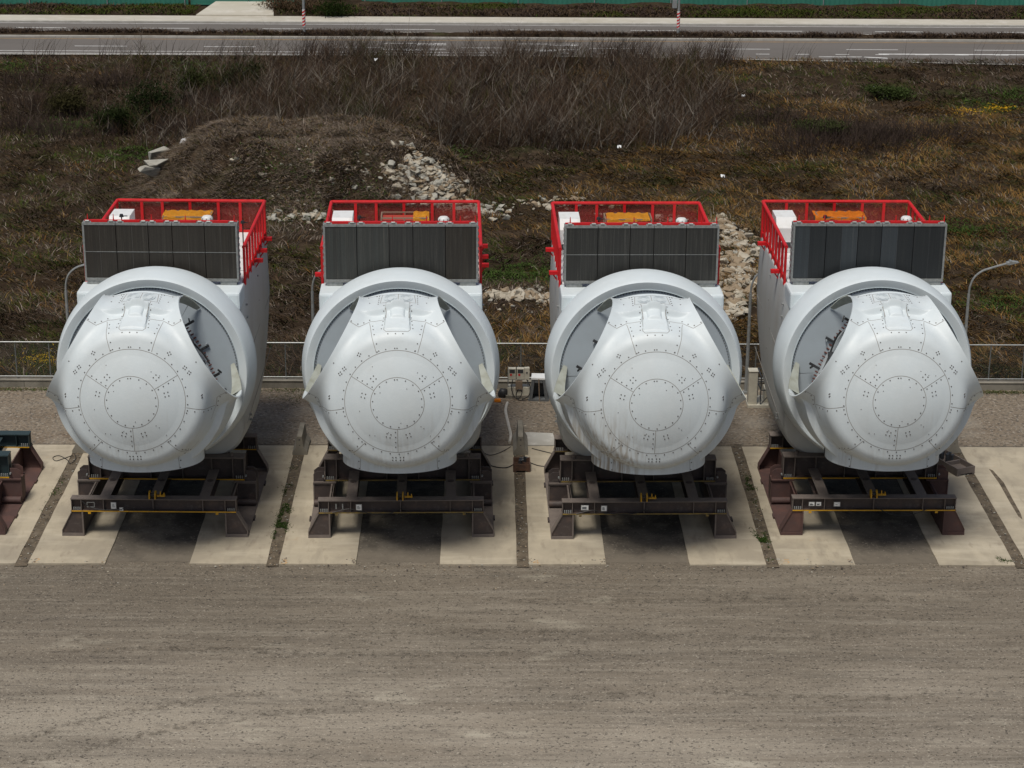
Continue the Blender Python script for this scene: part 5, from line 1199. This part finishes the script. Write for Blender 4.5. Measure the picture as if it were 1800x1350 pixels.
# cables on pads
def gc(pts, label, r=.02, z=.07): q = [G(a, b_, z) for a, b_ in pts]; o = cable(None, q, r, 'ground_cable'); tag(o, label, 'cable')
gc([(905, 815), (890, 822), (868, 820), (850, 812)], 'black cable from the middle box to the second frame')
gc([(929, 812), (945, 818), (962, 820), (975, 818)], 'black cable from the middle box to the third frame')
gc([(935, 788), (950, 792), (975, 798)], 'black cable lying in the crack near the middle barrier block', .018)
gc([(898, 785), (880, 795), (862, 800), (850, 796)], 'thin cable loop on the pad left of the middle barrier block', .014)
gc([(128, 800), (112, 806), (98, 810), (93, 804), (104, 801), (118, 808), (124, 815), (133, 806), (131, 798)], 'loose looped cable on the pad at far left', .014)
gc([(1683, 805), (1672, 802), (1655, 806), (1645, 812)], 'upper black cable running to the long tray at right')
gc([(1690, 820), (1672, 822), (1650, 818), (1630, 812)], 'lower black cable running to the long tray at right')
# pale concrete patch behind
p = [G(a, b_, .03)[:2] for a, b_ in ((905, 783), (903, 768), (925, 760), (972, 762), (978, 783))]
mb = MB(); mb.prism([tuple(map(float, q)) for q in p], 'z', -.01, .045); struct(mb.build('concrete_patch', M['kerb']))
# painted bay numbers
SEG = {'2': [[(0, 1), (.5, 1.25), (.9, .95), (.1, .05), (1, .0)]], '3': [[(0, 1.2), (.8, 1.2), (.4, .7), (.9, .4), (.5, 0), (0, .1)]], '4': [[(.7, 0), (.7, 1.2), (0, .4), (1, .4)]], '5': [[(1, 1.2), (.1, 1.2), (.1, .7), (.8, .7), (.9, .2), (.5, 0), (0, .1)]]}
for k, (d, (px, py)) in enumerate(zip('2345', ((57, 988), (494, 991), (937, 991), (1377, 990)))):
    c = G(px, py, .054); mb = MB()
    for st2 in SEG[d]:
        for (a, b_), (e, f) in zip(st2[:-1], st2[1:]):
            mb.bar((c[0]+a*.24, c[1]+b_*.26, .0545+.0), (c[0]+e*.24, c[1]+f*.26, .0545), .035, .003)
    o = mb.build('bay_number', M['numpaint']); tag(o, ['orange sprayed bay number on the pad below the leftmost nacelle', 'orange sprayed bay number on the pad below the second nacelle', 'orange sprayed bay number on the pad below the third nacelle', 'orange sprayed bay number on the pad below the rightmost nacelle'][k], 'painted number')
# timber/debris strip on far right pad
ck = [G(a, b_, .0)[:2] for a, b_ in ((1738, 826), (1745, 829), (1764, 850), (1779, 878), (1794, 905), (1797, 915), (1790, 910), (1772, 880), (1757, 853))]
struct(MB().prism([tuple(map(float, q)) for q in ck], 'z', .04, .054).build('dirt_crack', M['soil']))
# weeds along strips and fence base
wl = [(*G(498, 910)[:2], .13, .9, .22), (*G(493, 935)[:2], .12, .6, .2), (*G(510, 860)[:2], .12, 1.0, .2), (*G(1338, 950)[:2], .12, .5, .3), (*G(1345, 970)[:2], .12, .3, .2), (*G(1320, 860)[:2], .1, .8, .08), (*G(1770, 985)[:2], .3, .15, .12), (*G(95, 870)[:2], .1, .9, .06)]
weeds('strip_weed', wl, 5200, .10, [(.028, .055, .011), (.04, .065, .018), (.025, .04, .011)], 'small green weeds growing in the soil strips between the pads', wid=.035, zf=lambda x, y: .04-.25*(fbm(x*3, y*1.6, 7, 3) < .52))
wf = [(x, 85.45, .9, .12, .08) for x in (-21, -19, 20.5, 21.8, 23, 2.8, 1.9, -8.2)]+[(-8.2, 84.6, .8, .5, .06)]
rl2 = random.Random(21); lf = MB()
for i in range(900):
    st_x = PX0-PG/2+PITCH*rl2.randrange(0, 5)+rl2.uniform(-.2, .2); x, y = (st_x, rl2.uniform(PY0, PY1)) if i < 620 else (rl2.uniform(-20, 20), 67.2-abs(rl2.gauss(0, .25)))
    if i >= 760: x, y = PX0+PITCH*rl2.randrange(0, 4)+rl2.choice((rl2.uniform(0, .25), PW-rl2.uniform(0, .2), rl2.uniform(0, PW))), rl2.uniform(PY0, PY0+.5)
    me = ROCKS[rl2.randrange(15)]; s_ = rl2.uniform(.015, .05); lf.add([(x+v.co.x*s_, y+v.co.y*s_, .055+v.co.z*s_*.7) for v in me.vertices], [list(p.vertices) for p in me.polygons], rl2.choice((0, 1, 2)))
o = lf.build('strip_stone', [M['rock2'], M['steel'], M['rock3']]); tag(o, 'small stones and clods spilled along the soil strips and pad ends', 'stones', kind='stuff')
weeds('wall_foot_weed', wf, 5200, .10, [(.05, .09, .02), (.09, .075, .03), (.06, .06, .03)], 'short weeds along the foot of the low concrete wall', wid=.035, zf=lambda x, y: .03+0*x)
# leaf litter & stones on gravel
st2 = MB(); r = random.Random(11)
def pebbles(n, x0, x1, y0, y1, s0, s1, z0):
    for i in range(n):
        x, y, s = r.uniform(x0, x1), r.uniform(y0, y1), s0+(s1-s0)*r.random()**3
        if PY0-.1 < y < PY1: continue
        me = ROCKS[r.randrange(15)]; a = r.uniform(0, 6.28); ca, sa = cos(a), sin(a); mi = r.choice((0, 0, 1, 2, 3))
        st2.add([(x+(v.co.x*ca-v.co.y*sa)*s, y+(v.co.x*sa+v.co.y*ca)*s, z0+v.co.z*s*.7) for v in me.vertices], [list(p.vertices) for p in me.polygons], mi)
pebbles(1100, -16, 17, 46, 67, .010, .034, .0); pebbles(260, -18, 20, 65.2, 67.2, .015, .05, .0); pebbles(700, -22, 23, 79, 85.6, .02, .05, .03)
o = st2.build('loose_stone', [M['rock2'], M['rock3'], M['rock'], M['steel']]); tag(o, 'loose stones scattered over the gravel yard', 'stones', kind='stuff')

# ================================================================ ROADSIDE
def rpole(px, py, label, box):
    p = G(px, py); root = empty('road_lamp_post', (p[0], 172.3, .22)); tag(root, label, 'lamp post', 'tall lamp posts on the road median')
    MB().tube([(0, 0, 0), (0, 0, .30), (0, 0, 4), (0, 0, 11)], [.12, .11, .10, .07], 12).build('pole', M['galv'], root)
    mb = MB(); mb.box(-.45, .45, -.4, .4, -.1, .06); mb.build('base_block', M['kerb'], root, bevel=.02)
    mb = MB()
    for i in range(5):
        z = .75+i*.27; v = []; m_ = 14
        for k in range(m_+1):
            t = 2*pi*k/m_; zz = z+.10*cos(t-.6); v += [(.132*cos(t), .132*sin(t), zz), (.132*cos(t), .132*sin(t), zz+.14)]
        mb.add(v, [(2*k, 2*k+1, 2*k+3, 2*k+2) for k in range(m_)], 0, False)
    mb.tube([(0, 0, .62), (0, 0, 2.05)], .127, 14, 1, cap=False)
    mb.build('warning_stripes', [M['red'], M['white']], root)
    if box: MB().box(-.55, -.16, -.15, .15, 2.3, 3.0).build('junction_box', M['galv'], root, bevel=.02)
rpole(535, 64, 'galvanised lamp post with striped band on the median at left', 0); rpole(1190, 64, 'galvanised lamp post with striped band and side box on the median at right', 1)
def hoard(x0, x1, label, YH):
    root = empty('green_hoarding', ((x0+x1)/2, YH, .3)); tag(root, label, 'site wall', 'green sheet metal site walls'); cx = (x0+x1)/2
    mb = MB(); n = int((x1-x0)/.11); v = []
    for i in range(n+1):
        x = x0-cx+(x1-x0)*i/n; y = .03*((i % 4) in (1, 2)); v += [(x, y, -.3), (x, y, 4.2)]
    b0 = len(v); v2 = [(x, y+.012, z) for x, y, z in v]
    f = [(2*i, 2*i+1, 2*i+3, 2*i+2) for i in range(n)]+[(b0+2*i, b0+2*i+2, b0+2*i+3, b0+2*i+1) for i in range(n)]+[(2*i+1, b0+2*i+1, b0+2*i+3, 2*i+3) for i in range(n)]
    mb.add(v+v2, f); mb.build('sheet', M['greenwall'], root)
    for i in range(int((x1-x0)/6.9)+1):
        x = x0-cx+i*6.9+.3
        if x < x1-cx: MB().box(x-.04, x+.04, -.10, -.02, -.3, 4.3).build('post', M['galv'], root)
hoard(-62, -26.9, 'green metal site wall left of the gate', 185.4); hoard(-11.6, 62, 'green metal site wall stretching right from the gate', 187.6)
gx0, gx1 = -26.7, -16.4
root = empty('green_gate', ((gx0+gx1)/2, 185.5, .3)); tag(root, 'green double gate at the top of the concrete driveway', 'gate')
for i, (a, b_) in enumerate(((gx0, (gx0+gx1)/2-.03), ((gx0+gx1)/2+.03, gx1))):
    c = (gx0+gx1)/2; mb = MB(); mb.box(a-c, b_-c, 0, .06, .12, 4); 
    for z in (.12, 3.9): mb.box(a-c, b_-c, -.05, -.002, z, z+.1)
    for x in (a-c, b_-c-.1): mb.box(x, x+.1, -.05, -.002, .225, 3.88)
    mb.build('gate_leaf', M['greenwall'], root)
# blue and white cement mixer truck glimpsed behind gap: signboard
p = G(592, 6); root = empty('parked_truck', (p[0], 189.0, .3)); tag(root, 'blue and white truck front glimpsed in the gap of the green wall', 'truck')
mb = MB(); mb.box(-1.1, 1.1, 0, 2.2, .7, 2.9); mb.build('cab', M['white'], root, bevel=.08)
mb = MB(); mb.box(-1.15, 1.15, -.12, -.005, .35, .75); mb.build('bumper', bpy.data.materials.get('blue_paint') or mat('blue_paint', (.05, .20, .45), .4), root, bevel=.03)
for s in (-1, 1):
    MB().tube([(s*.8, -.03, 1.0), (s*.8, -.004, 1.0)], .16, 12).build('headlight', M['black'], root); MB().tube([(s*.95-.15, .6, .45), (s*.95+.15, .6, .45)], .45, 18).build('wheel', M['black'], root)
